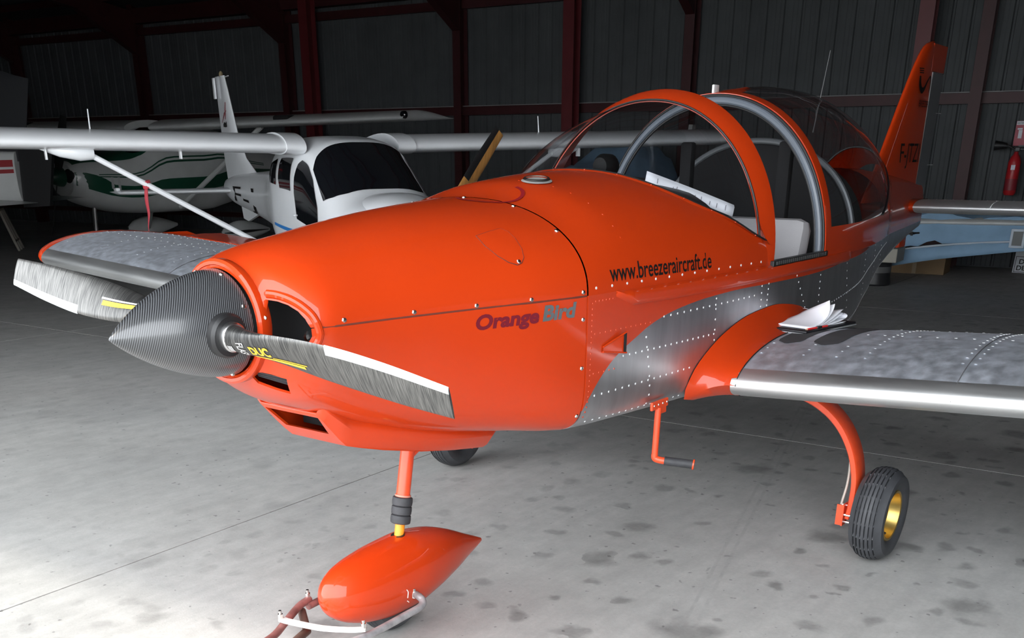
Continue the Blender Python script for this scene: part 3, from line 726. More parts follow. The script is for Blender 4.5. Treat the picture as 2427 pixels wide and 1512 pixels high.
    # latch plate at the top of the hoop
    V, F = grid([[(x, y*(1 if x > -.60 else max(.35, 1-(-.60-x)*3.4)), can(x, canz(x, 1.0) if False else math.pi/2, .006).z-abs(y)*.12) for y in (-.085, -.03, .03, .085)] for x in np.linspace(-.50, -.78, 8)]); lp = mesh('latch_plate', V, F, ORANGE, plane)
    V, F = box((-.53, -.02, 1.757), (.05, .012, .04), .004); mesh('latch_handle', V, F, mat('latch_white', (.75, .75, .75), .4), lp)
    # aft turtle deck under and behind the canopy
    rows = []
    for x in np.linspace(-2.0, -3.58, 24): rows.append(up_sec(x, 16))
    V, F = grid(rows); mesh('tail_cone_top', V, F, ORANGE, plane)
    # black interior
    INT = CLOTH_B
    rows = []
    for x in (.95, .5, .1, -.3, -.7, -1.0): w_ = sec(x)[0]-.022; rows.append([(x, w_, 1.10), (x, w_-.004, .9), (x, w_-.02, .72), (x, 0, .70), (x, -w_+.02, .72), (x, -w_+.004, .9), (x, -w_, 1.10)])
    V, F = grid(rows); F += [tuple(range(7)), tuple(35+k for k in range(7))]; mesh('cockpit_lining', V, F, INT, plane, False)
    # instrument panel with glareshield
    V, F = grid([[(x, y, z_top(x, y, -.03) if abs(y) < .5 else 1.2) for y in np.linspace(-.49, .49, 21)] for x in (.64, .55, .45, .36, .30)]); mesh('glareshield', V, F, BLACK, plane)
    V, F = box((.34, 0, 1.17), (.03, .94, .26), .01); mesh('instrument_panel', V, F, BLACK, plane)
    # rear bulkhead with arch
    rows = [[(x, .505*math.cos(t)*s, 1.09+.50*math.sin(t)*s) for t in np.linspace(0, math.pi, 40)] for x, s in ((-.98, 1), (-.98, .02))]
    rows = [[(x, .53*s*math.cos(t), 1.05+.53*s*max(0, math.sin(t))**.8) for t in np.linspace(0, math.pi, 40)] for x, s in ((-1.3, .84), (-1.0, .95), (-.97, .92), (-.97, .02))]
    V, F = grid(rows); mesh('rear_bulkhead', V, F, INT, plane)
    V, F = tube([(-.985, .505*math.cos(t), 1.05+.505*max(0, math.sin(t))**.8) for t in np.linspace(.02, math.pi-.02, 40)], .014, 10); mesh('roll_bar', V, F, mat('grey_tube', (.16, .17, .18), .35, .3), plane)
    # two seats
    for s in (1, -1):
        R = Matrix.Rotation(math.radians(-14), 3, 'Y')
        V, F = box((-.50, s*.235, 1.02), (.115, .47, .45), .045, rot=R); st = mesh('seat_backrest', V, F, GREY_F, plane)
        V, F = box((-.22, s*.235, .80), (.5, .45, .10), .03); mesh('seat_cushion', V, F, GREY_F, plane)
        V, F = box((-.74, s*.245, 1.37), (.05, .062, .36), .012); mesh('headrest', V, F, CLOTH_B, plane)
    # compass ball on the glareshield
    V, F = lathe([(-.045, 0), (-.045, .034), (-.03, .042), (.015, .043), (.038, .03), (.045, 0)], (.47, .055, 1.462), 'x', 20); mesh('compass', V, F, mat('gloss_black', (.008, .008, .008), .5, spec=.12), plane)
    V, F = tube([(.47, .055, 1.41), (.47, .055, 1.44)], .02, 10); mesh('compass_mount', V, F, BLACK, plane)
    # fuel filler cap and round placard on the deck
    def disc(cx, cy, r0, r1, off, n=36):
        return grid([[(cx+r*math.cos(a), cy+r*math.sin(a), z_top(cx+r*math.cos(a), cy+r*math.sin(a), off+(.004 if r < r1 else 0))) for a in np.linspace(0, 2*math.pi, n, endpoint=False)] for r in np.linspace(r1, r0, 4)], close_v=True)
    V, F = disc(.985, .112, .0005, .052, .004); cap = mesh('fuel_cap', V, F, mat('cap_steel', (.62, .62, .6), .35, .5), plane)
    V, F = disc(.985, .112, .036, .046, .009); mesh('cap_ring', V, F, STEEL, cap)
    V, F = grid([[(1.19+r*1.05*math.cos(a), .075+r*math.sin(a), z_top(1.19+r*1.05*math.cos(a), .075+r*math.sin(a), .002)) for a in np.linspace(-.9, 2.9, 40)] for r in (.098, .104, .110)]); mesh('round_placard_edge', V, F, mat('dark_red_decal', (.25, .01, .015), .4), plane)
    # sticker web address
    lettering('web_address', 'www.breezeraircraft.de', lambda u, v: (1.116-u, y_side(1.116-u, 1.138+v-.004*u, .0015), 1.138+v-.010*u), DECAL_B, plane, width=.613, height=.054, offset=.012)
    # NACA style vent
    V = [(1.148, y_side(1.148, .935, .002), .940), (1.148, y_side(1.148, .92, .002), .922), (1.038, y_side(1.038, .91, -.03), .913), (1.038, y_side(1.038, .97, -.03), .972), (1.038, y_side(1.038, .91, .003), .909), (1.038, y_side(1.038, .97, .003), .975)]
    V = [(1.15, .4975, .940), (1.15, .4975, .924), (1.04, .507, .912), (1.04, .507, .972), (1.09, .506, .963), (1.09, .506, .913)]
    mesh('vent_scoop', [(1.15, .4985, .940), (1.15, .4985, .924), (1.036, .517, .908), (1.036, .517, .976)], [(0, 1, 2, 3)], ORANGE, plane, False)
    mesh('vent_shade_patch', [(1.054, .5165, .914), (1.039, .5185, .910), (1.039, .5185, .974), (1.054, .5165, .967)], [(0, 1, 2, 3)], VOID, plane, False)  # near-black quad paints the shaded vent mouth; nothing is cut through
    V, F = join(tube([(1.15, .4985, .940), (1.036, .518, .976)], .003, 6), tube([(1.15, .4985, .924), (1.036, .518, .908)], .003, 6)); mesh('vent_lip', V, F, ORANGE, plane)
    # antenna rod behind the canopy
    V, F = tube([(-1.78, -.06, 1.60), (-1.86, -.07, 1.78), (-1.95, -.08, 2.0)], [.003, .002, .0015], 6); mesh('whip_antenna', V, F, mat('grey_rod', (.35, .35, .35), .4, .5), plane)
    # rivets on the bare sides
    parts = []; por = []
    def row(a, b, n, L, s=1, r=.0042):
        for k in range(n):
            t = k/max(1, n-1); x, z = a[0]+(b[0]-a[0])*t, a[1]+(b[1]-a[1])*t
            y = y_side(x, z); p = (x, s*y, z); N_ = nrm(x, y, z); L.append(dome(p, (N_.x, s*N_.y, N_.z), r, .45))
    for s in (1, -1):
        row((1.18, .698), (.62, .690), 16, parts, s); row((1.177, .787), (.604, .792), 16, parts, s); row((1.03, .895), (.45, .893), 17, parts, s)
        row((.797, .995), (.15, 1.0), 16, parts, s); row((.9, .939), (.84, .70), 8, parts, s); row((.45, 1.02), (.443, .87), 5, parts, s)
        row((.09, 1.03), (.085, .90), 6, parts, s); row((.03, 1.034), (.035, .93), 6, parts, s); row((-.24, 1.04), (-.36, .90), 6, parts, s); row((-.5, 1.02), (-.51, .88), 6, parts, s)
        row((-.496, .87), (-.85, .90), 12, parts, s, .004); row((-.85, .90), (-2.2, 1.03), 56, parts, s, .004)
        row((-1.0, .76), (-2.7, .985), 70, parts, s, .0035); row((-1.25, 1.05), (-1.3, .85), 8, parts, s, .004); row((-.85, 1.04), (-.95, .80), 8, parts, s, .004); row((-1.65, 1.06), (-1.75, .86), 8, parts, s, .004); row((-1.95, 1.06), (-2.05, .9), 7, parts, s, .004)
        row((1.205, 1.08), (1.21, .72), 22, por, s, .0035); row((1.19, .985), (.88, .985), 12, por, s, .0035); row((1.19, 1.085), (1.1, 1.085), 6, por, s, .0035); row((1.19, .86), (1.08, .86), 5, por, s, .0035)
    row((1.19, 1.125), (.12, 1.122), 14, parts, 1, .0048)
    for yy in (.05, .12, .19, .26, .33, .385, .425, .455):
        p = (1.0, yy, z_top(1.0, yy)); por.append(dome(p, nrm(*p), .0035, .45))
    for k in range(4, 57, 4):
        p = Bs[k]+Vector((.016, .004*(1 if Bs[k].y > 0 else -1), .003)); por.append(dome(p, (.3, .3*(1 if p.y > 0 else -1), 1), .0035, .5))
    for th in np.linspace(.1, math.pi-.1, 24): por.append(dome(archp(xf(th)-.012, th, -.028*(.35+.65*math.sin(th))), archp(0, th, 1)-archp(0, th, 0), .0032, .5))
    stuff(mesh('side_rivets', *join(*parts), RIVET, plane)); stuff(mesh('painted_rivets', *join(*por), ORANGE, plane))
build_fuselage()

# ---- wings
XLE, CH, Z0, DIH = .535, 1.40, .692, .058
def naca(t, up, m=.032, p=.4, th=.135):
    yt = 5*th*(.2969*math.sqrt(t)-.126*t-.3516*t*t+.2843*t**3-.1036*t**4)
    yc = m/p**2*(2*p*t-t*t) if t < p else m/(1-p)**2*(1-2*p+2*p*t-t*t)
    return yc+yt if up else yc-yt
def wpt(t, up, y, s=1, off=0., xle=None, ch=None, z=None):
    xl = XLE if xle is None else xle; c = CH if ch is None else ch; zz = Z0+abs(y)*DIH if z is None else z
    return Vector((xl-c*t, s*y, zz+c*naca(t, up)+(off if up else -off)-.010*t*c))
TS = [0, .002, .006, .012, .022, .036, .055, .08, .11, .15, .2, .26, .33, .41, .5, .6, .7, .8, .88, .94, 1.0]
def loop(y, s=1, **k): return [wpt(t, True, y, s, **k) for t in TS[::-1]]+[wpt(t, False, y, s, **k) for t in TS[1:-1]]
def build_wings():
    for s in (1, -1):
        ys = np.linspace(.66, 3.90, 24)
        up = [t for t in TS if t >= .036]
        rows = [[wpt(t, True, y, s) for t in up[::-1]]+[wpt(t, True, y, s, -.0012) for t in (.055,)] for y in ys]
        rows = [[wpt(t, True, y, s) for t in up] for y in ys]
        low = [[wpt(t, False, y, s) for t in up] for y in ys]
        V, F = join(grid(rows), grid(low)); wing = mesh('wing', V, F, ALU, plane, sharp=60)
        le = [t for t in TS if t <= .036]
        V, F = grid([[wpt(t, True, y, s, .0012) for t in le[::-1]]+[wpt(t, False, y, s, .0012) for t in le[1:]] for y in ys]); mesh('leading_edge_skin', V, F, ALU_LE, wing)
        # end rib
        r = loop(.66, s); V = list(r); F = [tuple(range(len(r)))]; mesh('root_rib', V, F, ALU, wing, False)
        # orange tip cap
        rows = []
        for k in range(10):
            a = k/9; y = 3.9+.17*math.sin(a*math.pi/2); sh = math.cos(a*math.pi/2)**.7 if a < 1 else .02
            c = CH*(.62+.38*math.cos(a*math.pi/2)**.8 if a < 1 else .62); xl = XLE-(CH-c)*.62
            L = loop(y, s, xle=xl, ch=c); zc = Z0+y*DIH+.05; rows.append([Vector((p.x, p.y, zc+(p.z-zc)*max(.06, sh)+.03*a)) for p in L])
        V, F = grid(rows, close_v=True); F.append(tuple(9*len(rows[0])+k for k in range(len(rows[0])))); mesh('wing_tip', V, F, ORANGE, wing, sharp=60)
        # aileron hinged at the trailing edge, slightly up
        rows = []
        for y in np.linspace(2.3, 3.98, 12):
            q = wpt(.80, True, y, s, .006); e = wpt(1.0, True, y, s, .0) + Vector((0, 0, .075)); f = wpt(1.0, True, y, s)+Vector((0, 0, .065)); g = wpt(.80, True, y, s, -.02)
            rows.append([q, q.lerp(e, .5)+Vector((0, 0, .006)), e, f, g])
        V, F = grid(rows, close_v=True); F += [tuple(range(5)), tuple(11*5+k for k in range(5))]; mesh('aileron', V, F, ORANGE, wing)
        # panel joints
        for y in (1.42, 2.7):
            V, F = tube([wpt(t, True, y, s, .0016) for t in np.linspace(.0, 1, 30)], .0016, 5); mesh('panel_joint', V, F, mat('panel_joint_grey', (.08, .08, .085), .6), wing)  # dark grey bead marks the seam between skin sheets
        # walkway strips near the root
        if s > 0:
            for y0, y1 in ((.70, .795), (.835, .94)):
                rows = []
                for k, x in enumerate(np.linspace(.27, -.70, 36)):
                    e = min(1, (0.27-x)/.055); hw = (y1-y0)/2*math.sqrt(max(.02, 1-(1-e)**2)); ym = (y0+y1)/2
                    rows.append([wpt((XLE-x)/CH, True, ym+hw*q, 1, .0016) for q in np.linspace(-1, 1, 7)])
                V, F = grid(rows); mesh('walkway_strip', V, F, mat('grip_tape', (.045, .046, .05), .75, bump=.2, bscale=400, var=.15, vscale=15), wing)
        # rivets
        parts = []
        def rv(t, y, r=.0056):
            p = wpt(t, True, y, s); q = wpt(min(1, t+.01), True, y, s); n = Vector((p.z-q.z, 0, p.x-q.x)).normalized(); parts.append(dome(p, n, r, .4))
        for t in (.335, .62, .68, .92):
            for y in np.arange(.98, 3.9, .062): rv(t, y)
        for y in (1.08, 1.40, 1.44, 1.78, 2.12, 2.46, 2.8, 3.14, 3.5, 3.85):
            for k in range(24):
                t = .115+k*.034
                rv(t, y, .0052)
        for y in (.70, .86, .98):
            for t in (.115, .15, .19): rv(t, y)
        stuff(mesh('wing_rivets', *join(*parts), RIVET, wing))
        # orange root fairing
        OU = [(-.93, .70), (-.80, .75), (-.61, .82), (-.42, .878), (-.28, .917), (-.15, .937), (-.02, .946), (.17, .934), (.28, .915), (.38, .886), (.46, .852), (.54, .805), (.583, .765), (.60, .72), (.597, .672)]
        OL = [(.597, .672), (.55, .66), (.3, .65), (0, .645), (-.4, .645), (-.93, .68)]
        def rs(P, n):
            P = [Vector((a, 0, b)) for a, b in P]; P = bez(P, 8); d = [0]
            for a, b in zip(P, P[1:]): d.append(d[-1]+(b-a).length)
            o = []
            for k in range(n):
                q = d[-1]*k/(n-1); i = min(len(P)-2, max(0, int(np.searchsorted(d, q))-1)); o.append(P[i].lerp(P[i+1], (q-d[i])/max(1e-9, d[i+1]-d[i])))
            return o
        def rsv(P, n):
            d = [0]
            for a, b in zip(P, P[1:]): d.append(d[-1]+(b-a).length)
            o = []
            for k in range(n):
                q = d[-1]*k/(n-1); i = min(len(P)-2, max(0, int(np.searchsorted(d, q))-1)); o.append(P[i].lerp(P[i+1], (q-d[i])/max(1e-9, d[i+1]-d[i])))
            return o
        fine = [wpt(t, True, .68, s, .002) for t in np.linspace(1, 0, 200)**1.6]; finel = [wpt(t, False, .68, s, .002) for t in np.linspace(0, 1, 200)**1.6]
        A = rs(OU, 44)+rs(OL, 24)[1:]; B = rsv(fine, 44)+rsv(finel, 24)[1:]
        rows = []
        for t in np.linspace(0, 1, 12):
            w = (1-t)**2.1; R = []
            for a, b in zip(A, B):
                yb = y_side(max(-3, a.x), max(a.z, .70), .003); R.append((a.x*w+b.x*(1-w), s*(yb+(.68-yb)*t), a.z*w+b.z*(1-w)))
            rows.append(R)
        V, F = grid(rows); mesh('wing_root_fairing', V, F, ORANGE, plane, sharp=60)
        V, F = tube([Vector(p)+Vector((0, s*.001, 0)) for p in rows[-1]], .0022, 5); mesh('fairing_seal', V, F, BLACK, plane)
build_wings()

def build_tail():
    LE = [(1.22, -2.50), (1.36, -2.62), (1.497, -2.726), (1.76, -2.932), (1.999, -3.139), (2.07, -3.22), (2.115, -3.30), (2.138, -3.40)]
    zs = [p[0] for p in LE]; xl = [p[1] for p in LE]
    hx = lambda z: -3.40-.07*(z-1.5)
    rows = []
    for z in list(np.linspace(1.22, 2.0, 16))+[2.04, 2.075, 2.1, 2.118, 2.13, 2.138]:
        a = pch(zs, xl, z); b = hx(z); c = a-b; th = pch([1.2, 2.0, 2.1, 2.138], [.105, .062, .05, .012], z); R = []
        for t in (0, .01, .03, .07, .13, .22, .35, .5, .7, .85, 1.0):
            R.append((a-c*t, th/2*(2.0*math.sqrt(t)*(1-t*.62) if t < .45 else 2.0*math.sqrt(.45)*(1-.45*.62)*(1-.35*(t-.45)/.55)), z))
        rows.append(R+[(p[0], -p[1], p[2]) for p in R[:0:-1]])
    V, F = grid(rows, close_v=True); F.append(tuple((len(rows)-1)*len(rows[0])+k for k in range(len(rows[0])))); fin = mesh('fin', V, F, ORANGE, plane, sharp=60)
    # rudder (bare metal) with an orange horn on top
    def rud(z0, z1, x_off, ch, m, name, par):
        rows = []
        for z in np.linspace(z0, z1, 8):
            a = hx(z)-x_off; th = pch([1.0, 2.0, 2.15], [.065, .045, .03], z); rows.append([(a, th/2, z), (a-ch*.3, th/2*.8, z), (a-ch, .003, z), (a-ch, -.003, z), (a-ch*.3, -th/2*.8, z), (a, -th/2, z)])
        V, F = grid(rows, close_v=True); F += [tuple(range(6)), tuple(42+k for k in range(6))]; return mesh(name, V, F, m, par, sharp=60)
    RM = mat('rudder_metal', (.42, .44, .46), .35, .85)
    rd = rud(1.10, 1.965, .008, .30, RM, 'rudder', plane)
    rud(1.97, 2.125, -.03, .33, ORANGE, 'rudder_horn', rd)
    for z in (1.42, 1.73):
        V, F = box((hx(z)-.2, .045, z), (.12, .002, .003)); mesh('rudder_hinge_pin', V, F, RIVET, rd, False)
    def ys(x, z):
        a = pch(zs, xl, z); b = hx(z); t = min(1, max(0, (a-x)/(a-b))); th = pch([1.2, 2.0, 2.1, 2.138], [.105, .062, .05, .012], z)
        return th/2*(2.0*math.sqrt(t)*(1-t*.62) if t < .45 else 2.0*math.sqrt(.45)*(1-.45*.62)*(1-.35*(t-.45)/.55))+.010
    lettering('registration', 'F-JTZI', lambda u, v: (-2.93-u, ys(-2.93-u, 1.44+v), 1.44+v), DECAL_B, fin, width=.40, height=.145)
    lettering('maker_name', 'BREEZER', lambda u, v: (-3.17-u, ys(-3.17-u, 1.76+v), 1.76+v), DECAL_B, fin, width=.23, height=.035)
    # curved wing emblem: two swept strokes with striped ends
    for pts, ww in (([(-3.15, 1.93), (-3.155, 1.88), (-3.19, 1.85), (-3.24, 1.862), (-3.29, 1.90), (-3.335, 1.93)], [.02, .035, .036, .026, .016, .008]),
                    ([(-3.335, 1.935), (-3.365, 1.925), (-3.375, 1.89), (-3.36, 1.845)], [.010, .020, .018, .014])):
        P = bez([(a, 0, b) for a, b in pts], 6); n = len(P); wv = np.interp(np.linspace(0, 1, n), np.linspace(0, 1, len(ww)), ww); rows = []
        for i, p in enumerate(P):
            t = (P[min(i+1, n-1)]-P[max(0, i-1)]).normalized(); q = Vector((-t.z, 0, t.x)); rows.append([(lambda w_: (w_.x, ys(w_.x, w_.z)+.0005, w_.z))(p+q*wv[i]*k) for k in (-.5, 0, .5)])
        V, F = grid(rows); mesh('emblem', V, F, DECAL_B, fin, False)
    for z in (1.945, 1.957, 1.969):
        V, F = grid([[(x, ys(x, zz)+.0005, zz) for zz in (z, z+.006)] for x in (-3.14, -3.17, -3.20)]); mesh('emblem_stripe', V, F, DECAL_B, fin, False)
    # horizontal stabiliser
    for s in (1, -1):
        def L(y): return [Vector((-2.93-.62*t-.02*abs(y), s*y, 1.185+.62*(naca(t, True, 0, .4, .13)))) for t in TS[::-1]]+[Vector((-2.93-.62*t-.02*abs(y), s*y, 1.185+.62*naca(t, False, 0, .4, .13))) for t in TS[1:-1]]
        V, F = grid([L(y) for y in np.linspace(.17, 1.28, 10)], close_v=True); n = len(L(0)); F.append(tuple(9*n+k for k in range(n))); st = mesh('stabilizer', V, F, ALU_S, plane)
        V, F = grid([[Vector((-2.93+(p.x+2.93)*1.02, p.y, 1.185+(p.z-1.185)*1.06)) for p in L(y)] for y in (.03, .10, .172)], close_v=True); mesh('stabilizer_root', V, F, ORANGE, plane)
        parts = []
        for k in range(22): parts.append(dome(L(.2+k*.05)[TS[::-1].index(.33)], (0, 0, 1), .004, .5))
        for k in range(12): parts.append(dome(L(.62)[len(TS)-1-k], (.5, 0, .8), .0035, .5))
        stuff(mesh('stabilizer_rivets', *join(*parts), RIVET, st))
        V, F = box((-3.2, s*.8, 1.14), (.02, .02, .035)); mesh('elevator_horn', V, F, BLACK, st, False)
    # tail tie-down skid, orange
    V, F = grid([[(-3.20-.12*t, y*(1-.3*t), .985-.10*u+.02*t) for y in (-.02, .02)] for t, u in ((0, 0), (0, 1), (.8, 1), (1, .2))]); V, F = box((-3.28, .02, .955), (.13, .035, .075), .012); mesh('tail_skid', V, F, ORANGE, plane)
    V, F = join(box((-3.40, .03, 1.0), (.05, .07, .014)), tube([(-3.40, .05, 1.0), (-3.46, .08, 1.0)], .006, 6), tube([(-3.40, .05, 1.012), (-3.40, .05, .985)], .008, 6)); mesh('rudder_cable_clamp', V, F, BLACK, plane)
build_tail()

# ---- landing gear
def tyre_mesh(R, wd, rim, n=96, grooves=True, axis_c=(0, 0, 0)):
    """lathe about y with interrupted tread grooves"""
    prof = []
    hw = wd/2
    sh = R-.62*hw
    half = [(-hw*.62, rim), (-hw*.90, rim+.25*(R-rim)), (-hw, rim+.50*(R-rim)), (-hw*.95, rim+.68*(R-rim)), (-hw*.80, R-.022)]
    prof += [(y, r, 0) for y, r in half]
    G = [-.56, -.34, -.115, .115, .34, .56] if grooves else []
    crown = lambda q: R-.022*(abs(q)/.8)**2.4
    q = -.70; prof.append((q*hw, crown(q), 0))
    for g in G:
        for dq, d in ((-.045, 0), (-.03, 1), (.03, 1), (.045, 0)): prof.append(((g+dq)*hw, crown(g), d))
    prof.append((.70*hw, crown(.7), 0)); prof += [(-y, r, 0) for y, r in half[::-1]]
    rows = []
    for k in range(n):
        a = 2*math.pi*k/n; dep = .009 if k % 6 else .0005
        rows.append([(axis_c[0]+(r-d*dep)*math.cos(a), axis_c[1]+y, axis_c[2]+(r-d*dep)*math.sin(a)) for y, r, d in prof])
    return grid(rows, close_u=True)
def build_gear():
    R = .187; t = 1.098
    for s in (1, -1):
        V, F = tyre_mesh(R, .135, .095, 120, True, (0, s*t, R)); ty = mesh('main_wheel_tyre', V, F, TYRE, plane, sharp=40)
        V, F = lathe([(.045, .098), (.050, .103), (.055, .100), (.053, .092), (.030, .088), (.012, .080), (.006, .05), (.008, 0)], (0, s*t if s > 0 else s*t-.0, R), 'y', 40)
        if s < 0: V = [(a, -t-(b+t), c) for a, b, c in V]
        mesh('wheel_rim', V, F, GOLD, ty)
        V, F = tube([(.045, s*(t+.028), R-.055), (.050, s*(t+.05), R-.06)], .005, 8); mesh('valve_stem', V, F, BLACK, ty)
        # spring leg: rectangular section along a curve
        P = bez([(-.02, s*.50, .635), (-.01, s*.66, .635), (0, s*.80, .600), (0, s*.90, .53), (0, s*.965, .43), (0, s*.995, .32), (0, s*.995, .22), (0, s*.985, .15)], 6)
        rows = []; n = len(P)
        for i, p in enumerate(P):
            tg = (P[min(i+1, n-1)]-P[max(0, i-1)]).normalized(); nn = Vector((1, 0, 0)).cross(tg).normalized(); f = i/(n-1); w = .062-.020*f; h = .017-.004*f; b = .008
            rows.append([p+Vector((1, 0, 0))*a+nn*c for a, c in ((w-b, h), (w, h-b*.7), (w, -h+b*.7), (w-b, -h), (-w+b, -h), (-w, -h+b*.7), (-w, h-b*.7), (-w+b, h))])
        V, F = grid(rows, close_v=True); F += [tuple(range(8)), tuple((n-1)*8+k for k in range(8))]; lg = mesh('main_gear_leg', V, F, RUST_OR, plane, sharp=50)
        V, F = join(box((.025, s*.970, .165), (.05, .006, .09)), box((.048, s*.958, .165), (.005, .028, .085))); mesh('axle_plate', V, F, RUST_OR, lg, False)
        for bx_, bz in ((.02, .13), (.02, .20), (.038, .165)):
            V, F = tube([(bx_, s*.955, bz), (bx_, s*1.0, bz)], .006, 8); mesh('axle_bolt', V, F, STEEL, lg)
        V, F = tube([(0, s*.98, R), (0, s*1.06, R)], .018, 12); mesh('axle', V, F, STEEL, lg)
        V, F = lathe([(-.05, .0), (-.05, .075), (-.042, .078), (-.04, 0)], (0, s*(t-.025), R), 'y', 28); mesh('brake_disc', V, F, BLACK, lg)
        V, F = tube(bez([(.0, s*.955, .42), (.0, s*.958, .30), (.02, s*.95, .2)], 6), .005, 6); mesh('brake_line', V, F, mat('brake_hose', (.45, .4, .35), .5), lg)
    # nose leg
    top = Vector((1.535, 0, .66)); bot = Vector((1.617, 0, .27)); d = (bot-top)
    V, F = tube([top, top+d*.53], .0235, 20); ng = mesh('nose_strut', V, F, RUST_OR, plane)
    V, F = tube([top+d*.02+Vector((-.0, 0, 0)), Vector((1.44, 0, .655))], .01, 8); 
    V, F = tube([top+d*.22, Vector((1.42, .02, .66))], .011, 8); mesh('strut_brace', V, F, RUST_OR, ng)
    V, F = tube([top+d*.512, top+d*.527], .027, 20); mesh('strut_collar', V, F, mat('collar_pink', srgb(205, 130, 110), .5), ng)
    for k in range(3):
        a = .53+k*.076; V, F = tube([top+d*a, top+d*(a+.006), top+d*(a+.038), top+d*(a+.068), top+d*(a+.075)], [.030, .0335, .0345, .0335, .030], 24); mesh('rubber_damper', V, F, RUBBER, ng)
    V, F = tube([top+d*.74, bot+d*.06], .0165, 16); mesh('strut_piston', V, F, mat('yellow_orange_tube', srgb(238, 150, 40), .4, var=.12, vscale=40), ng)
    V, F = tube([bot+d*-.0, bot+d*.03], .030, 16); 
    # wheel spat
    x0, Ls = 1.968, .80; rows = []
    for k in range(34):
        s = (k/33)**1.35; x = x0-Ls*s
        e = pch([0, .015, .05, .12, .22, .34, .46, .6, .75, .88, .96, 1.0], [.03, .30, .53, .75, .90, .985, 1.0, .89, .64, .34, .16, .06], s)
        zc = pch([0, .3, .6, 1.0], [.205, .198, .205, .178], s)
        hy = .112*e; ht = .126*e; hb = .138*e**1.05
        rows.append([(x, hy*(abs(math.cos(a))**.88)*(1 if math.cos(a) > 0 else -1), max(.045, zc+(ht if math.sin(a) > 0 else hb)*(abs(math.sin(a))**.95)*(1 if math.sin(a) > 0 else -1))) for a in np.linspace(0, 2*math.pi, 40, endpoint=False)])
    V, F = grid(rows, close_v=True); F += [tuple(range(40)), tuple(33*40+k for k in range(40))]; sp = mesh('nose_wheel_spat', V, F, ORANGE, plane, sharp=60)
    V, F = tube([(1.610, 0, .308), (1.612, 0, .3275)], .024, 18); mesh('strut_gaiter', V, F, BLACK, sp)
    V, F = join(tube(bez([(1.70, .1145, .185), (1.695, .1155, .175), (1.698, .115, .155)], 4), .0016, 5), tube([(1.70, .115, .145), (1.693, .115, .138)], .0016, 5)); mesh('paint_scratch', V, F, mat('white_chip', (.8, .7, .65), .6), sp)
    V, F = tyre_mesh(.15, .10, .07, 72, True, (1.655, 0, .15)); mesh('nose_wheel_tyre', V, F, TYRE, plane, sharp=40)
    # boarding step on the left side
    V, F = join(box((.785, .513, .690), (.115, .010, .030), .003), box((.765, .512, .668), (.06, .008, .03), .003)); bs = mesh('step_bracket', V, F, RUST_OR, plane, False)
    V, F = tube([(.79, .513, .68), (.792, .510, .495)], .0115, 14); mesh('step_tube', V, F, RUST_OR, bs)
    V, F = tube(bez([(.792, .510, .51), (.792, .512, .494), (.785, .53, .488), (.78, .548, .487)], 4), .0125, 12); mesh('step_elbow', V, F, RUST_OR, bs)
    V, F = tube([(.78, .545, .487), (.745, .64, .482)], .0155, 16); mesh('step_grip', V, F, RUBBER, bs)
    V, F = tube([(.745, .64, .482), (.743, .645, .4815)], .019, 16); mesh('step_end_disc', V, F, RUST_OR, bs)
    for bx_ in (.74, .77, .80, .83):
        V, F = dome((bx_, .519, .692), (0, 1, 0), .0045, .6); mesh('step_bolt', V, F, STEEL, bs)
    # belly fairing edge under the wing
    V, F = box((-.15, .95, .648), (.5, .35, .012), .005); 
build_gear()

# ================================================================== THINGS ON THE ORANGE AIRPLANE
def build_board():
    """kneeboard with loose sheets lying on the left wing root"""
    zt = lambda x, y: wpt(min(1, max(0, (XLE-x)/CH)), True, y).z
    c = Vector((-.085, .690)); zz = zt(-.085, .69)+.004
    kb = empty('kneeboard', 'black kneeboard with curled white sheets lying on the aluminium wing beside the canopy', 'clipboard', (c.x, c.y, zz), math.radians(-10))
    tilt = Matrix.Rotation(math.radians(-2), 3, 'X')
    V, F = box((0, 0, .004), (.37, .21, .005), .002); mesh('back_cover', V, F, mat('grey_card', (.33, .34, .35), .6), kb)
    V, F = box((0, 0, .011), (.365, .205, .009), .003); mesh('black_cover', V, F, mat('black_leatherette', (.012, .012, .015), .4), kb)
    V, F = box((.05, -.0, .0175), (.012, .20, .004), .001)
    rnd = random.Random(4)
    # sheets clamped along the near-left edge, fanning up to the far right
    for k in range(6):
        lift = [.003, .010, .030, .047, .057, .075][k]; cur = [.1, .2, .5, .7, 1.1, 1.7][k]; rows = []
        for i in range(13):
            u = i/12; row = []
            for j in range(9):
                v = j/8
                x = .135-u*.27*(1-.10*k*u*.4); y = -.085+v*.17
                z = .018+.0012*k+lift*(u**(1.6+.2*k))*(.35+.65*v)+.012*math.sin(u*6+k)*u*.4
                if k >= 4: x += .10*(u**3)*cur*.55*v; z += .02*u*u*v
                row.append((x, y, z))
            rows.append(row)
        V, F = grid(rows); sh = mesh('sheet', V, F, PAPER, kb)
        md = sh.modifiers.new('s', 'SOLIDIFY'); md.thickness = .0012
    # curled lower page
    rows = [[(-.02-.12*math.sin(a)*1.0, -.085+.17*v, .021+.020*(1-math.cos(a))) for v in np.linspace(0, 1, 5)] for a in np.linspace(0, 2.6, 14)]
    V, F = grid(rows); sh = mesh('curled_sheet', V, F, PAPER, kb); md = sh.modifiers.new('s', 'SOLIDIFY'); md.thickness = .001
    V, F = join(tube([(.15, .085, .019), (.02, .093, .019)], .0038, 8)); pn = mesh('red_pencil', V, F, mat('pencil_red', (.75, .04, .035), .35), kb)
    V, F = tube([(.162, .0843, .019), (.15, .085, .019)], [.0008, .0038], 8); mesh('pencil_tip', V, F, mat('pencil_wood', (.7, .45, .3), .6), pn)
    V, F = box((.075, .09, .019), (.03, .012, .010), .002); mesh('pencil_loop', V, F, BLACK, kb)
build_board()
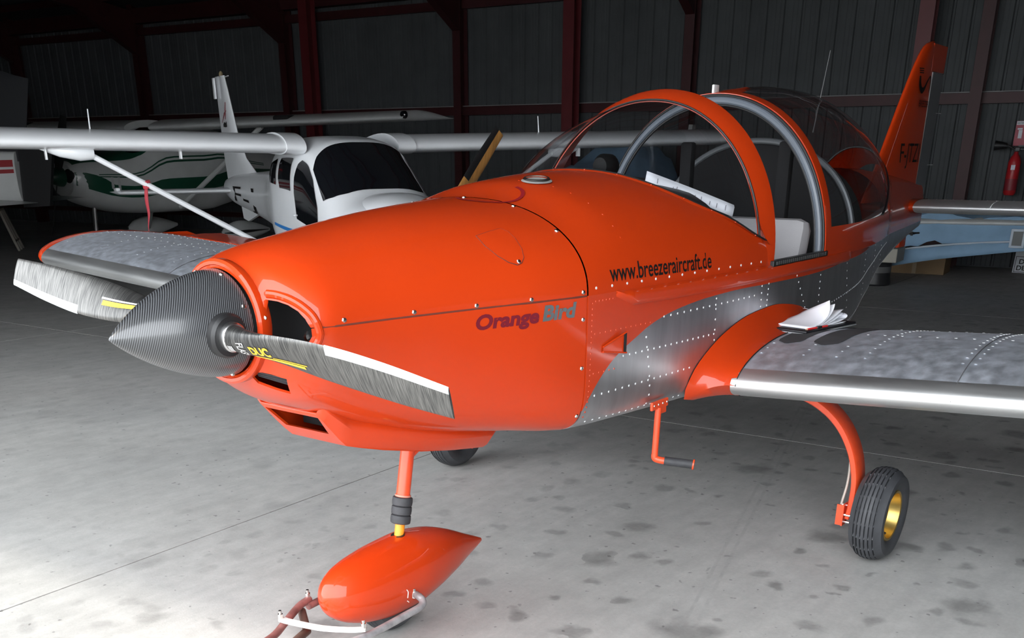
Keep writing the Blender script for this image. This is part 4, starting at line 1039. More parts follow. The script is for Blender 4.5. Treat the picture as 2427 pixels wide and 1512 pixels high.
def build_checklist():
    zb = lambda x, y: z_top(x, y)
    o = empty('checklist_booklet', 'white printed checklist sheets standing on the glareshield behind the windscreen', 'papers', (.32, .40, 1.29))
    a = Vector((.42, .20, 1.405)); b = Vector((.20, .455, 1.285)); up = Vector((-.012, .0, .034)); L = Vector((.32, .40, 1.29))
    for k in range(3):
        d = Vector((-.006*k, -.004*k, .003*k)); rows = [[a.lerp(b, t)+d+up*v+Vector((-.01*math.sin(t*3), 0, 0))-L for v in (0, .5, 1)] for t in np.linspace(0, 1, 10)]
        V, F = grid(rows); sh = mesh('sheet', V, F, PAPER, o); md = sh.modifiers.new('s', 'SOLIDIFY'); md.thickness = .0015
    rnd = random.Random(2)
    parts = []
    for t in (.12, .3, .34, .55, .62, .72, .8, .9):
        p = a.lerp(b, t)-L+Vector((.004, .004, .001)); q = a.lerp(b, t+.006)-L+Vector((.004, .004, .001)); v0 = rnd.uniform(.15, .35); v1 = rnd.uniform(.6, .85)
        parts.append(([p+up*v0, q+up*v0, q+up*v1, p+up*v1], [(0, 1, 2, 3)]))
    stuff(mesh('printed_lines', *join(*parts), mat('print_ink', (.1, .1, .12), .7), o, False))
build_checklist()

def build_towbar():
    tb = empty('tow_bar', 'worn grey and red steel tow bar hooked to the nose wheel axle', 'tow bar', (2.0, .0, 0))
    off = Vector((-2.0, 0, 0))
    WG = mat('worn_grey_paint', (.36, .35, .36), .45, .4, var=.3, vscale=25); WR = mat('worn_red_paint', (.25, .10, .09), .5, .2, var=.4, vscale=22)
    def T(P, r, m, nm, n=12):
        V, F = tube([Vector(p)+off for p in P], r, n); return mesh(nm, V, F, m, tb)
    T(bez([(1.655, .112, .152), (1.66, .135, .150), (1.664, .150, .142), (1.685, .160, .132), (1.75, .157, .125), (1.95, .152, .118), (2.10, .10, .115), (2.32, .03, .16)], 6), .0125, WG, 'near_arm')
    T(bez([(1.655, -.112, .152), (1.66, -.135, .150), (1.68, -.155, .14), (1.76, -.155, .13), (1.90, -.15, .125)], 6), .0125, WR, 'far_arm')
    T(bez([(1.88, -.163, .142), (1.94, -.15, .138), (2.03, -.115, .125), (2.12, -.08, .115), (2.32, .0, .15)], 5), .0125, WR, 'far_arm_link')
    T([(1.92, -.16, .112), (1.99, -.06, .095), (2.14, .0, .10)], .014, mat('rusty_steel', (.12, .065, .05), .6, .3), 'brace')
    # curved flat cross bar
    P = bez([(2.045, -.118, .142), (2.035, -.08, .138), (1.995, .02, .130), (1.955, .11, .135), (1.93, .150, .140)], 6); rows = []
    for i, p in enumerate(P):
        t = (P[min(i+1, len(P)-1)]-P[max(0, i-1)]).normalized(); q = Vector((-t.y, t.x, 0)); rows.append([p+off+q*a*.013+Vector((0, 0, c*.004)) for a, c in ((-1, 1), (1, 1), (1, -1), (-1, -1))])
    V, F = grid(rows, close_v=True); F += [(0, 1, 2, 3), tuple((len(P)-1)*4+k for k in range(4))]
    mesh('cross_bar', V, F, mat('chipped_white_paint', (.62, .61, .58), .5, var=.25, vscale=40), tb, False)
    for p in ((2.045, -.117, .15), (1.935, .145, .15), (1.885, -.163, .155), (1.658, .108, .152)):
        q = Vector(p)+off; V, F = join(tube([q+Vector((0, 0, -.012)), q+Vector((0, 0, .010))], .0085, 6), tube([q+Vector((0, 0, .010)), q+Vector((.001, 0, .022))], .005, 8)); mesh('bolt', V, F, STEEL, tb, False)
build_towbar()

# ================================================================== BACKGROUND AIRPLANES
def lofter(stations):
    """stations: x, half width, z bottom, z top, exponent -> surface function S(x, theta, off); theta from -y side (180deg) over the top"""
    A = np.array(sorted(stations))
    def S(x, th, off=0.):
        w, zb, zt, n = [pch(A[:, 0], A[:, k], x) for k in (1, 2, 3, 4)]
        zc, h = (zb+zt)/2, (zt-zb)/2; c, s = math.cos(th), math.sin(th)
        return Vector((x, (w+off)*abs(c)**(2/n)*(1 if c >= 0 else -1), zc+(h+off)*abs(s)**(2/n)*(1 if s >= 0 else -1)))
    return S, A
def body(name, S, xs, m, par, n=48):
    ang = [2*math.pi*k/n for k in range(n)]
    V, F = grid([[S(x, a) for a in ang] for x in xs], close_v=True); F += [tuple(range(n)), tuple((len(xs)-1)*n+k for k in range(n))]
    return mesh(name, V, F, m, par, sharp=50)
def patch(name, S, ca, cb, m, par, N=14, Mm=8, off=.006):
    """surface patch ruled between curves ca and cb given in (x, theta degrees)"""
    def rsm(C, n):
        C = [Vector((a, math.radians(b), 0)) for a, b in C]; d = [0]
        for a, b in zip(C, C[1:]): d.append(d[-1]+(b-a).length+1e-9)
        o = []
        for k in range(n):
            q = d[-1]*k/(n-1); i = min(len(C)-2, max(0, int(np.searchsorted(d, q))-1)); o.append(C[i].lerp(C[i+1], (q-d[i])/max(1e-9, d[i+1]-d[i])))
        return o
    A, B = rsm(ca, N), rsm(cb, N); rows = []
    for k in range(N): rows.append([(lambda p: S(p.x, p.y, off))(A[k].lerp(B[k], j/(Mm-1))) for j in range(Mm)])
    V, F = grid(rows); return mesh(name, V, F, m, par)
def wing_mesh(y0, y1, xle, ch, z, dih, th=.13, tip=True, taper=1.0, m_=.03, n=12):
    rows = []
    for y in list(np.linspace(y0, y1, n)):
        f = (y-y0)/(y1-y0); c = ch*(1-(1-taper)*f); s = 1 if y1 > 0 else -1
        rows.append([(xle-c*t-(1-taper)*f*ch*.1, y, z+abs(y)*dih+c*naca(t, True, m_, .4, th)) for t in TS[::-1]]+[(xle-c*t-(1-taper)*f*ch*.1, y, z+abs(y)*dih+c*naca(t, False, m_, .4, th)) for t in TS[1:-1]])
    if tip:
        L = rows[-1]; zc = sum(p[2] for p in L)/len(L); s = 1 if y1 > 0 else -1
        for a in (.35, .7, .9, 1.0): rows.append([(p[0], y1+s*.06*math.sin(a*math.pi/2), zc+(p[2]-zc)*max(.1, math.cos(a*math.pi/2))) for p in L])
    V, F = grid(rows, close_v=True); k = len(rows[0]); F += [tuple(range(k)), tuple((len(rows)-1)*k+i for i in range(k))]
    return V, F
def plate(prof, th):
    """extruded xz outline of thickness th about y=0"""
    n = len(prof); V = [(x, th/2, z) for x, z in prof]+[(x, -th/2, z) for x, z in prof]
    return V, [tuple(range(n)), tuple(range(n, 2*n))]+[(i, (i+1) % n, n+(i+1) % n, n+i) for i in range(n)]
def finmesh(sections, n=9):
    """sections: (z, xle, xte, thickness)"""
    rows = []
    for z, a, b, th in sections:
        R = [(a+(b-a)*t, th/2*min(1, 2.4*math.sqrt(t))*(1-.85*max(0, t-.3)/.7), z) for t in (0, .02, .06, .15, .3, .5, .75, 1)]
        rows.append(R+[(p[0], -p[1], p[2]) for p in R[:0:-1]])
    V, F = grid(rows, close_v=True); k = len(rows[0]); F += [tuple(range(k)), tuple((len(rows)-1)*k+i for i in range(k))]; return V, F

def build_white():
    a = empty('high_wing_airplane', 'white high-wing airplane with blue pinstripe and wooden propeller behind the orange cowling', 'airplane', (-2.4, -4.15, 0), 1.195)
    WH = WHITE_P; BLUE = mat('blue_stripe', (.03, .20, .55), .4)
    S, A = lofter([(1.32, .20, .72, 1.02, 2.2), (1.15, .31, .64, 1.10, 2.4), (.9, .40, .58, 1.16, 2.6), (.66, .455, .55, 1.20, 2.8), (.58, .465, .545, 1.24, 2.9), (.45, .475, .54, 1.345, 2.9), (.25, .475, .54, 1.50, 3), (.08, .475, .54, 1.60, 3.2), (-.3, .465, .55, 1.63, 3.4), (-.75, .44, .57, 1.62, 3.2), (-1.05, .37, .64, 1.56, 2.8), (-1.35, .28, .73, 1.44, 2.4), (-1.7, .21, .82, 1.36, 2.2), (-2.4, .16, .92, 1.32, 2.1), (-3.1, .11, 1.0, 1.28, 2), (-3.4, .06, 1.06, 1.24, 2)])
    xs = list(np.linspace(1.32, -2.0, 80))+list(np.linspace(-2.1, -3.4, 14))
    fu = body('fuselage', S, xs, WH, a)
    # windscreen
    ws = patch('windscreen', S, [(.44, 157), (.51, 143), (.565, 122), (.58, 90), (.565, 58), (.51, 37), (.44, 23)], [(.20, 146), (.165, 134), (.15, 115), (.145, 90), (.15, 65), (.165, 46), (.20, 34)], GLASS_D, a, 26, 12)
    # side windows
    for sgn in (1, -1):
        f = (lambda d: d) if sgn > 0 else (lambda d: 180-d)
        patch('door_window', S, [(.14, f(31)), (.24, f(26)), (.36, f(10)), (.36, f(0)), (.31, f(-5))], [(.0, f(33)), (-.06, f(28)), (-.12, f(14)), (-.13, f(4)), (-.10, f(-2))], GLASS_D, a, 12, 8)
        patch('rear_window', S, [(-.20, f(32)), (-.215, f(25)), (-.225, f(12)), (-.22, f(5))], [(-.50, f(32)), (-.53, f(26)), (-.54, f(12)), (-.50, f(6))], GLASS_D, a, 10, 8)
        patch('quarter_window', S, [(-.60, f(32)), (-.62, f(20)), (-.61, f(8))], [(-.80, f(28)), (-.86, f(18)), (-.80, f(10))], GLASS_D, a, 8, 6)
        # door frame groove and handle
        patch('blue_stripe', S, [(1.0, f(8)), (.72, f(4)), (.62, f(-4)), (.55, f(-9)), (.3, f(-11)), (-.3, f(-10)), (-.75, f(-9))], [(1.0, f(13)), (.70, f(8)), (.60, f(-1)), (.53, f(-6.2)), (.3, f(-8.4)), (-.3, f(-7.6)), (-.75, f(-7))], BLUE, a, 40, 3, .004)
        patch('blue_accent', S, [(1.0, f(-19)), (.6, f(-23)), (.3, f(-25))], [(1.0, f(-18)), (.6, f(-22)), (.3, f(-24.5))], BLUE, a, 12, 3, .004)
        p = S(-.14, math.radians(f(-1)), .012); V, F = box(p, (.05, .02, .015), .004); mesh('door_handle', V, F, WH, a)
    lettering('registration', 'F-J', lambda u, v: S(-2.85+u, math.pi-math.radians(-30+v*260), .008), DECAL_B, a, width=.80, height=.24)
    # cowling bulge
    S2, _ = lofter([(1.40, .10, .9, 1.06, 2.2), (1.30, .18, .85, 1.13, 2.2), (1.1, .26, .85, 1.19, 2.2), (.85, .30, .9, 1.225, 2.2), (.68, .27, 1.0, 1.222, 2.2), (.62, .20, 1.05, 1.21, 2.2)])
    body('engine_cowling', S2, list(np.linspace(1.40, .62, 20)), WH, a)
    # wings
    for s in (1, -1):
        V, F = wing_mesh(s*.40, s*4.05, .02, .95, 1.535, .018, .15); w = mesh('wing', V, F, WH, a)
        V, F = wing_mesh(s*.40, s*.56, .035, .98, 1.535, .018, .165, False); mesh('wing_root_fairing', V, F, WH, a)
        # struts
        P0 = Vector((.02, s*.44, .62)); P1 = Vector((-.10, s*2.05, 1.52)); rows = []
        st = tube([P0, P0.lerp(P1, .5), P0.lerp(P1, .96)], [.020, .020, .020], 10); V, F = st; V = [(P0.x+(v[0]-P0.x)*1.0, v[1], v[2]) for v in V]; so = mesh('wing_strut', V, F, WH, a)
        V, F = tube([Vector((-.10, s*1.98, 1.50)), Vector((-.10, s*2.07, 1.505)), Vector((-.12, s*2.2, 1.525)), Vector((-.15, s*2.38, 1.56))], [.038, .052, .046, .012], 14); mesh('strut_fairing', V, F, WH, so)
        for y in (1.35, 2.30):
            V, F = box((-.12, s*y, 1.505), (.06, .012, .085), .004); mesh('hinge_bracket', V, F, WH, w)
        V, F = tube([(-.25, s*1.95, 1.66), (-.26, s*1.945, 1.80)], [.006, .004], 6); mesh('antenna_rod', V, F, WH, w)
        # stabiliser
        V, F = wing_mesh(s*.05, s*1.20, -2.98, .46, 1.135, 0, .12, True, .9, 0); mesh('stabilizer', V, F, WH, a)
        V, F = box((-3.12, s*1.235, 1.165), (.13, .04, .03), .008); mesh('tip_balance', V, F, WH, a)
    V, F = finmesh([(1.20, -2.05, -3.40, .06), (1.32, -2.45, -3.42, .065), (1.45, -2.72, -3.45, .06), (1.7, -2.93, -3.47, .055), (2.1, -3.12, -3.50, .045), (2.23, -3.19, -3.52, .04)]); fin = mesh('fin', V, F, WH, a)
    V, F = tube([(-3.30, 0, 2.22), (-3.30, 0, 2.255), (-3.30, 0, 2.275)], [.022, .022, .008], 10); mesh('beacon', V, F, mat('beacon_glass', (.25, .2, .12), .2), fin)
    V, F = tube([(-3.16, 0, 2.215), (-3.06, 0, 2.22)], .006, 6); mesh('fin_probe', V, F, WH, fin)
    V, F = box((-3.48, -.03, 2.12), (.06, .02, .2), .006); mesh('trim_horn', V, F, WH, fin)
    # tail emblem: small stick figure bird with text
    for pts in ([(-3.16, 1.98), (-3.19, 1.90), (-3.21, 1.82)], [(-3.16, 1.90), (-3.22, 1.88), (-3.28, 1.83), (-3.33, 1.79)]):
        V, F = tube([(x, -.028, z) for x, z in pts], [.004, .007, .003] if len(pts) == 3 else [.003, .007, .004, .002], 5); mesh('fin_emblem', V, F, mat('wine_red', (.15, .02, .03), .5), fin)
    parts = [box((-3.28+k*.02, -.030, 1.765+.006*(k % 3)), (.009, .003, .03+.012*(k % 2))) for k in range(6)]+[box((-3.23, -.030, 1.752), (.11, .003, .008))]
    mesh('fin_inscription', *join(*parts), DECAL_B, fin, False)
    # ventral fin, nose gear, main gear
    V, F = plate([(-2.2, .98), (-3.0, 1.02), (-2.95, .86), (-2.8, .84)], .03); mesh('ventral_fin', V, F, WH, a, False)
    for x, y, nm in ((-.62, .80, 'main_wheel'), (-.62, -.80, 'main_wheel'), (.98, 0, 'nose_wheel')):
        V, F = tyre_mesh(.165, .11, .08, 40, False, (x, y, .165)); w = mesh(nm, V, F, TYRE, a)
        S3, _ = lofter([(x+.30, .02, .19, .23, 2), (x+.2, .07, .11, .31, 2), (x, .085, .09, .36, 2.2), (x-.25, .05, .14, .3, 2), (x-.42, .01, .2, .23, 2)])
        body('wheel_spat', S3, list(np.linspace(x+.30, x-.42, 14)), WH, a, 20)
        V, F = tube([(x, y*.45, .62), (x, y, .2)] if y else [(x-.05, 0, .75), (x, 0, .3)], .022, 10); mesh('gear_leg', V, F, WH, a)
    for o in a.children:
        pass
    # wooden propeller and spinner
    V, F = lathe([(.16, .0), (.13, .05), (.06, .09), (0, .105), (-.02, .105), (-.02, 0)], (1.40, 0, .98), 'x', 28); mesh('spinner', V, F, WH, a)
    WOOD = mat('varnished_wood', (.46, .22, .06), .35, coat=.5, var=.25, vscale=3, stretch=(12, 12, 1)); ph = math.radians(52)
    for s in (1, -1):
        rows = []; le = []
        d = Vector((0, math.cos(ph)*s, math.sin(ph)*s)); pz = Vector((0, -math.sin(ph), math.cos(ph)))
        for t in np.linspace(0, 1, 18):
            r = .04+.80*t; c = pch([0, .25, .6, 1], [.09, .15, .14, .10], t); th = pch([0, .3, 1], [.05, .03, .012], t); tw = math.radians(pch([0, .4, 1], [45, 26, 14], t))
            row = []
            for k in range(14):
                q = 2*math.pi*k/14; u = math.cos(q)*c/2; v = math.sin(q)*th/2
                row.append(Vector((1.45, 0, .98))+d*r+pz*s*(u*math.cos(tw)-v*math.sin(tw))+Vector((1, 0, 0))*(u*math.sin(tw)+v*math.cos(tw)))
            rows.append(row)
        V, F = grid(rows, close_v=True); F += [tuple(17*14+k for k in range(14))]; bl = mesh('propeller_blade', V, F, WOOD, a)
        rws = []
        for i in range(8, 18):
            r = rows[i]; c = sum(r, Vector())/14; rws.append([c+(r[k % 14]-c)*1.05 for k in (-3, -2, -1, 0, 1, 2, 3)])
        V, F = grid(rws); mesh('blade_edge_guard', V, F, BLACK, bl)
    return a
build_white()
rb = bez([(-.02, 0, .0), (.0, .01, -.10), (-.01, .0, -.2), (.012, .005, -.30), (.0, .0, -.42), (.01, 0, -.52)], 6)
def build_ribbon():
    # hangs from the strut of the white airplane
    c, s = math.cos(1.195), math.sin(1.195); l = Vector((-.075, -1.66, 1.285)); w = Vector((-2.4+c*l.x-s*l.y, -4.15+s*l.x+c*l.y, l.z))
    o = empty('warning_ribbon', 'long red fabric ribbon hanging from the strut of the white airplane', 'ribbon', w)
    rows = []
    for i, p in enumerate(rb):
        t = i/(len(rb)-1); wd = .012+.004*math.sin(t*5); q = Vector((-.58*math.cos(t*2.2), .8*math.cos(t*2.2), 0))+Vector((.75*math.sin(t*2.2), .6*math.sin(t*2.2), 0))*.5
        rows.append([p-q*wd, p, p+q*wd])
    V, F = grid(rows); st = mesh('streamer', V, F, mat('red_ribbon', (.40, .035, .05), .7), o); md = st.modifiers.new('s', 'SOLIDIFY'); md.thickness = .003
    V, F = tube([(-.02, 0, .03), (-.03, 0, -.02)], .032, 12); mesh('strut_loop', V, F, MATS['red_ribbon'], o)
build_ribbon()

def build_green():
    a = empty('touring_airplane', 'white and dark green striped high-wing airplane parked in the dark by the wall', 'airplane', (-6.75, -13.49, 0), .069)
    CW_ = mat('cream_white_paint', (.55, .56, .55), .4, coat=.3, var=.06); GR = mat('dark_green_paint', (.008, .07, .04), .35, coat=.5)
    S, A = lofter([(1.45, .27, .88, 1.36, 2.4), (1.30, .38, .80, 1.42, 2.6), (1.0, .46, .70, 1.47, 2.8), (.5, .50, .60, 1.53, 2.9), (.28, .51, .585, 1.60, 3), (0, .52, .575, 1.80, 3.2), (-.25, .525, .57, 1.88, 3.4), (-1.2, .52, .58, 1.90, 3.4), (-1.6, .47, .64, 1.84, 3), (-2.1, .38, .73, 1.66, 2.6), (-2.8, .29, .83, 1.50, 2.4), (-4.2, .17, 1.0, 1.42, 2.2), (-5.5, .06, 1.15, 1.36, 2)])
    body('fuselage', S, list(np.linspace(1.45, -2.2, 44))+list(np.linspace(-2.4, -5.5, 14)), CW_, a)
    V, F = lathe([(.27, 0), (.24, .045), (.16, .10), (.05, .14), (0, .145), (0, 0)], (1.46, 0, 1.16), 'x', 28); mesh('spinner', V, F, GR, a)
    for k, ph in enumerate((1.15, 1.15+math.pi)):
        d = Vector((0, math.cos(ph), math.sin(ph))); rows = []
        for t in np.linspace(0, 1, 10):
            c = pch([0, .4, 1], [.05, .08, .05], t); p = Vector((1.52, 0, 1.16))+d*(.08+.84*t); q = Vector((.5, -.86*math.sin(ph), .86*math.cos(ph))); rows.append([p-q*c, p+Vector((.012, 0, 0)), p+q*c, p-Vector((.012, 0, 0))])
        V, F = grid(rows, close_v=True); mesh('propeller_blade', V, F, BLACK, a)
    for sgn in (1, -1):
        f = (lambda d: d) if sgn > 0 else (lambda d: 180-d)
        patch('green_band', S, [(1.42, f(-14)), (.9, f(-22)), (.3, f(-20)), (-1, f(-16)), (-2.5, f(-6)), (-5.2, f(0))], [(1.42, f(20)), (.9, f(-2)), (.3, f(-3)), (-1, f(-3)), (-2.5, f(4)), (-5.2, f(20))], GR, a, 40, 5, .004)
        patch('green_top', S, [(1.40, f(48)), (1.0, f(40)), (.5, f(38)), (.32, f(38)), (.10, f(34))], [(1.40, f(90)), (1.0, f(90)), (.5, f(90)), (.44, f(90)), (.40, f(90))], GR, a, 24, 8, .004)
        for d0 in (3.5, 7.0):
            patch('green_pinstripe', S, [(1.1, f(d0+1)), (.3, f(d0)), (-1, f(d0)), (-2.5, f(d0+8))], [(1.1, f(d0+2.6)), (.3, f(d0+1.6)), (-1, f(d0+1.6)), (-2.5, f(d0+10))], GR, a, 24, 3, .005)
        for b0 in ((-.25, -.05),):
            patch('side_window', S, [(.05, f(27)), (-.02, f(36)), (-.10, f(42))], [(-.24, f(18)), (-.24, f(32)), (-.24, f(43))], GLASS_D, a, 8, 6)
        patch('side_window', S, [(-.34, f(18)), (-.34, f(30)), (-.34, f(43))], [(-.98, f(20)), (-.98, f(31)), (-.94, f(43))], GLASS_D, a, 8, 8)
        patch('side_window', S, [(-1.06, f(22)), (-1.06, f(32)), (-1.08, f(43))], [(-1.65, f(26)), (-1.60, f(34)), (-1.52, f(42))], GLASS_D, a, 8, 8)
        # exhaust / cowl detail
    patch('windscreen', S, [(.16, 140), (.40, 128), (.47, 110), (.48, 90), (.47, 70), (.40, 52), (.16, 40)], [(-.16, 134), (-.16, 122), (-.17, 105), (-.17, 90), (-.17, 75), (-.16, 58), (-.16, 46)], GLASS_D, a, 22, 8)
    p = S(1.44, math.radians(25)); V, F = lathe([(-.02, 0), (-.02, .11), (.015, .10), (.015, 0)], (1.445, .18, 1.17), 'x', 16); mesh('cooling_inlet', V, F, VOID, a)
    for s in (1, -1):
        V, F = wing_mesh(s*.3, s*5.45, -.05, 1.5, 1.86, .012, .12, True, .78, .03, 16); w = mesh('wing', V, F, CW_, a)
        V, F = tube([(-.35, s*.50, .66), (-.45, s*2.45, 1.86)], .038, 10); mesh('wing_strut', V, F, CW_, a)
        V, F = box((-.20, s*3.2, 1.93), (.2, .32, .13), .03); mesh('landing_light_bay', V, F, VOID, w)
        V, F = lathe([(-.03, 0), (-.03, .05), (.02, .045), (.05, 0)], (-.12, s*5.49, 1.96), 'x', 14); mesh('tip_light', V, F, GLASS_D, w)
        V, F = wing_mesh(s*.05, s*1.65, -4.75, .85, 1.25, 0, .1, True, .7, 0); mesh('stabilizer', V, F, CW_, a)
        V, F = tube([(-.55, s*.45, .66), (-.95, s*1.15, .22)], .03, 10); mesh('gear_leg', V, F, CW_, a)
        V, F = tyre_mesh(.20, .14, .09, 36, False, (-1.0, s*1.2, .20)); mesh('main_wheel', V, F, TYRE, a)
        S3, _ = lofter([(-.55, .02, .24, .28, 2), (-.7, .09, .14, .38, 2.1), (-.98, .125, .10, .44, 2.3), (-1.35, .08, .16, .38, 2), (-1.65, .015, .24, .29, 2)])
        V, F = grid([[S3(x, 2*math.pi*k/20)+Vector((0, s*1.2, 0)) for k in range(20)] for x in np.linspace(-.55, -1.65, 18)], close_v=True); sp = mesh('wheel_spat', V, F, CW_, a)
        V, F = grid([[S3(x, math.radians(q if s > 0 else 180-q), .004)+Vector((0, s*1.2, 0)) for q in (-6, 0, 6)] for x in np.linspace(-.58, -1.6, 18)]); mesh('spat_stripe', V, F, BLACK, sp)
    V, F = finmesh([(1.3, -4.3, -5.55, .08), (1.7, -4.75, -5.75, .08), (2.35, -5.35, -5.95, .07), (2.44, -5.42, -5.97, .05), (2.47, -5.5, -5.96, .02)]); fin = mesh('fin', V, F, CW_, a)
    for x0, x1 in ((-5.70, -5.76), (-5.80, -5.88)):
        V, F = join(*[([(x0-.12, s*.03, 1.9), (x1-.12, s*.03, 1.9), (x1, s*.03, 2.35), (x0, s*.03, 2.35)], [(0, 1, 2, 3)]) for s in (1, -1)]); mesh('fin_stripe', V, F, GR, fin, False)
    V, F = tube([(-5.5, 0, 2.46), (-5.5, 0, 2.52), (-5.5, 0, 2.56)], [.03, .03, .01], 10); mesh('beacon', V, F, BLACK, fin)
    V, F = tube([(.95, 0, .75), (1.0, 0, .2)], .035, 10); mesh('nose_leg', V, F, STEEL, a)
    V, F = tyre_mesh(.18, .13, .08, 36, False, (1.0, 0, .18)); mesh('nose_wheel', V, F, TYRE, a)
    lettering('cowl_numbers', 'II', lambda u, v: S(.92-u, math.radians(-8+v*70), .008), mat('dull_white', (.5, .5, .5), .5), a, width=.16, height=.18)
build_green()

def build_tailplane():
    """tail of a white airplane with red stripes at the dark end of the hangar"""
    a = empty('striped_airplane', 'white airplane with red fuselage stripes and dark fin at the unlit end of the hangar', 'airplane', (-3.60, -11.40, 0), math.radians(-58))
    CW_ = MATS['cream_white_paint']; RD = mat('stripe_red', (.28, .02, .025), .4)
    # local +x = nose, tail end near x = -.1; the rudder edge faces the camera side
    S, A = lofter([(.05, .10, .92, 1.52, 3), (.6, .17, .86, 1.53, 3), (1.6, .30, .75, 1.56, 3), (2.8, .5, .6, 1.75, 3), (4.0, .55, .55, 1.7, 3), (5.2, .4, .7, 1.4, 2.6), (5.8, .2, .85, 1.2, 2.2)])
    body('fuselage', S, list(np.linspace(.05, 5.8, 40)), CW_, a)
    for sgn in (0, 1):
        f = (lambda d: d) if sgn == 0 else (lambda d: 180-d)
        patch('red_stripe', S, [(.07, f(14)), (2, f(12)), (4.5, f(8))], [(.07, f(32)), (2, f(26)), (4.5, f(18))], RD, a, 20, 4, .005)
        patch('red_stripe', S, [(.07, f(3)), (2, f(3)), (4.5, f(2))], [(.07, f(9)), (2, f(8)), (4.5, f(6))], RD, a, 20, 4, .005)
    FG = mat('dark_grey_fin', (.010, .011, .014), .6)
    V, F = finmesh([(1.40, 1.25, -.05, .10), (1.7, 1.0, -.12, .09), (2.1, .80, -.22, .08), (2.36, .62, -.28, .07), (2.40, .5, -.1, .05), (2.46, .36, .1, .03)]); fin = mesh('fin', V, F, FG, a)
    V, F = plate([(.06, .84), (-.30, .86), (-.50, 1.72), (.0, 1.62)], .07); mesh('rudder', V, F, BLACK, a, False)
    V, F = tube([(.25, 0, 2.42), (.25, 0, 2.50), (.25, 0, 2.60)], [.05, .045, .006], 12); mesh('beacon', V, F, mat('beacon_white', (.5, .5, .5), .4), fin)
    # red canopy emblem on the fin
    for s in (1, -1):
        P = [(.62+.22*math.cos(t), s*.052, 1.98+.14*math.sin(t)) for t in np.linspace(.1, 2.9, 14)]; Q = [(.62+.20*math.cos(t), s*.052, 1.95+.08*math.sin(t)) for t in np.linspace(.1, 2.9, 14)]
        V, F = grid([P, Q]); mesh('fin_emblem', V, F, RED, fin, False)
        for k in (1, 6, 12): V, F = tube([Q[k], (.62, s*.052, 1.75)], .003, 4); mesh('emblem_line', V, F, RED, fin)
    for s in (1, -1):
        V, F = wing_mesh(s*.05, s*1.55, .62, .78, .90, .0, .09, True, .75, 0); st = mesh('stabilizer', V, F, CW_, a)
        V, F = wing_mesh(s*.4, s*4.6, 4.1, 1.5, .75, .06, .13, True, .7, .02); mesh('wing', V, F, CW_, a)
        V, F = tyre_mesh(.19, .13, .08, 30, False, (3.4, s*1.2, .19)); mesh('main_wheel', V, F, TYRE, a)
        V, F = tube([(3.4, s*1.2, .19), (3.4, s*1.2, .78)], .03, 8); mesh('gear_leg', V, F, CW_, a)
    V, F = tyre_mesh(.17, .12, .08, 30, False, (5.1, 0, .17)); mesh('nose_wheel', V, F, TYRE, a)
    V, F = tube([(5.1, 0, .17), (5.1, 0, .8)], .03, 8); mesh('nose_leg', V, F, CW_, a)
build_tailplane()

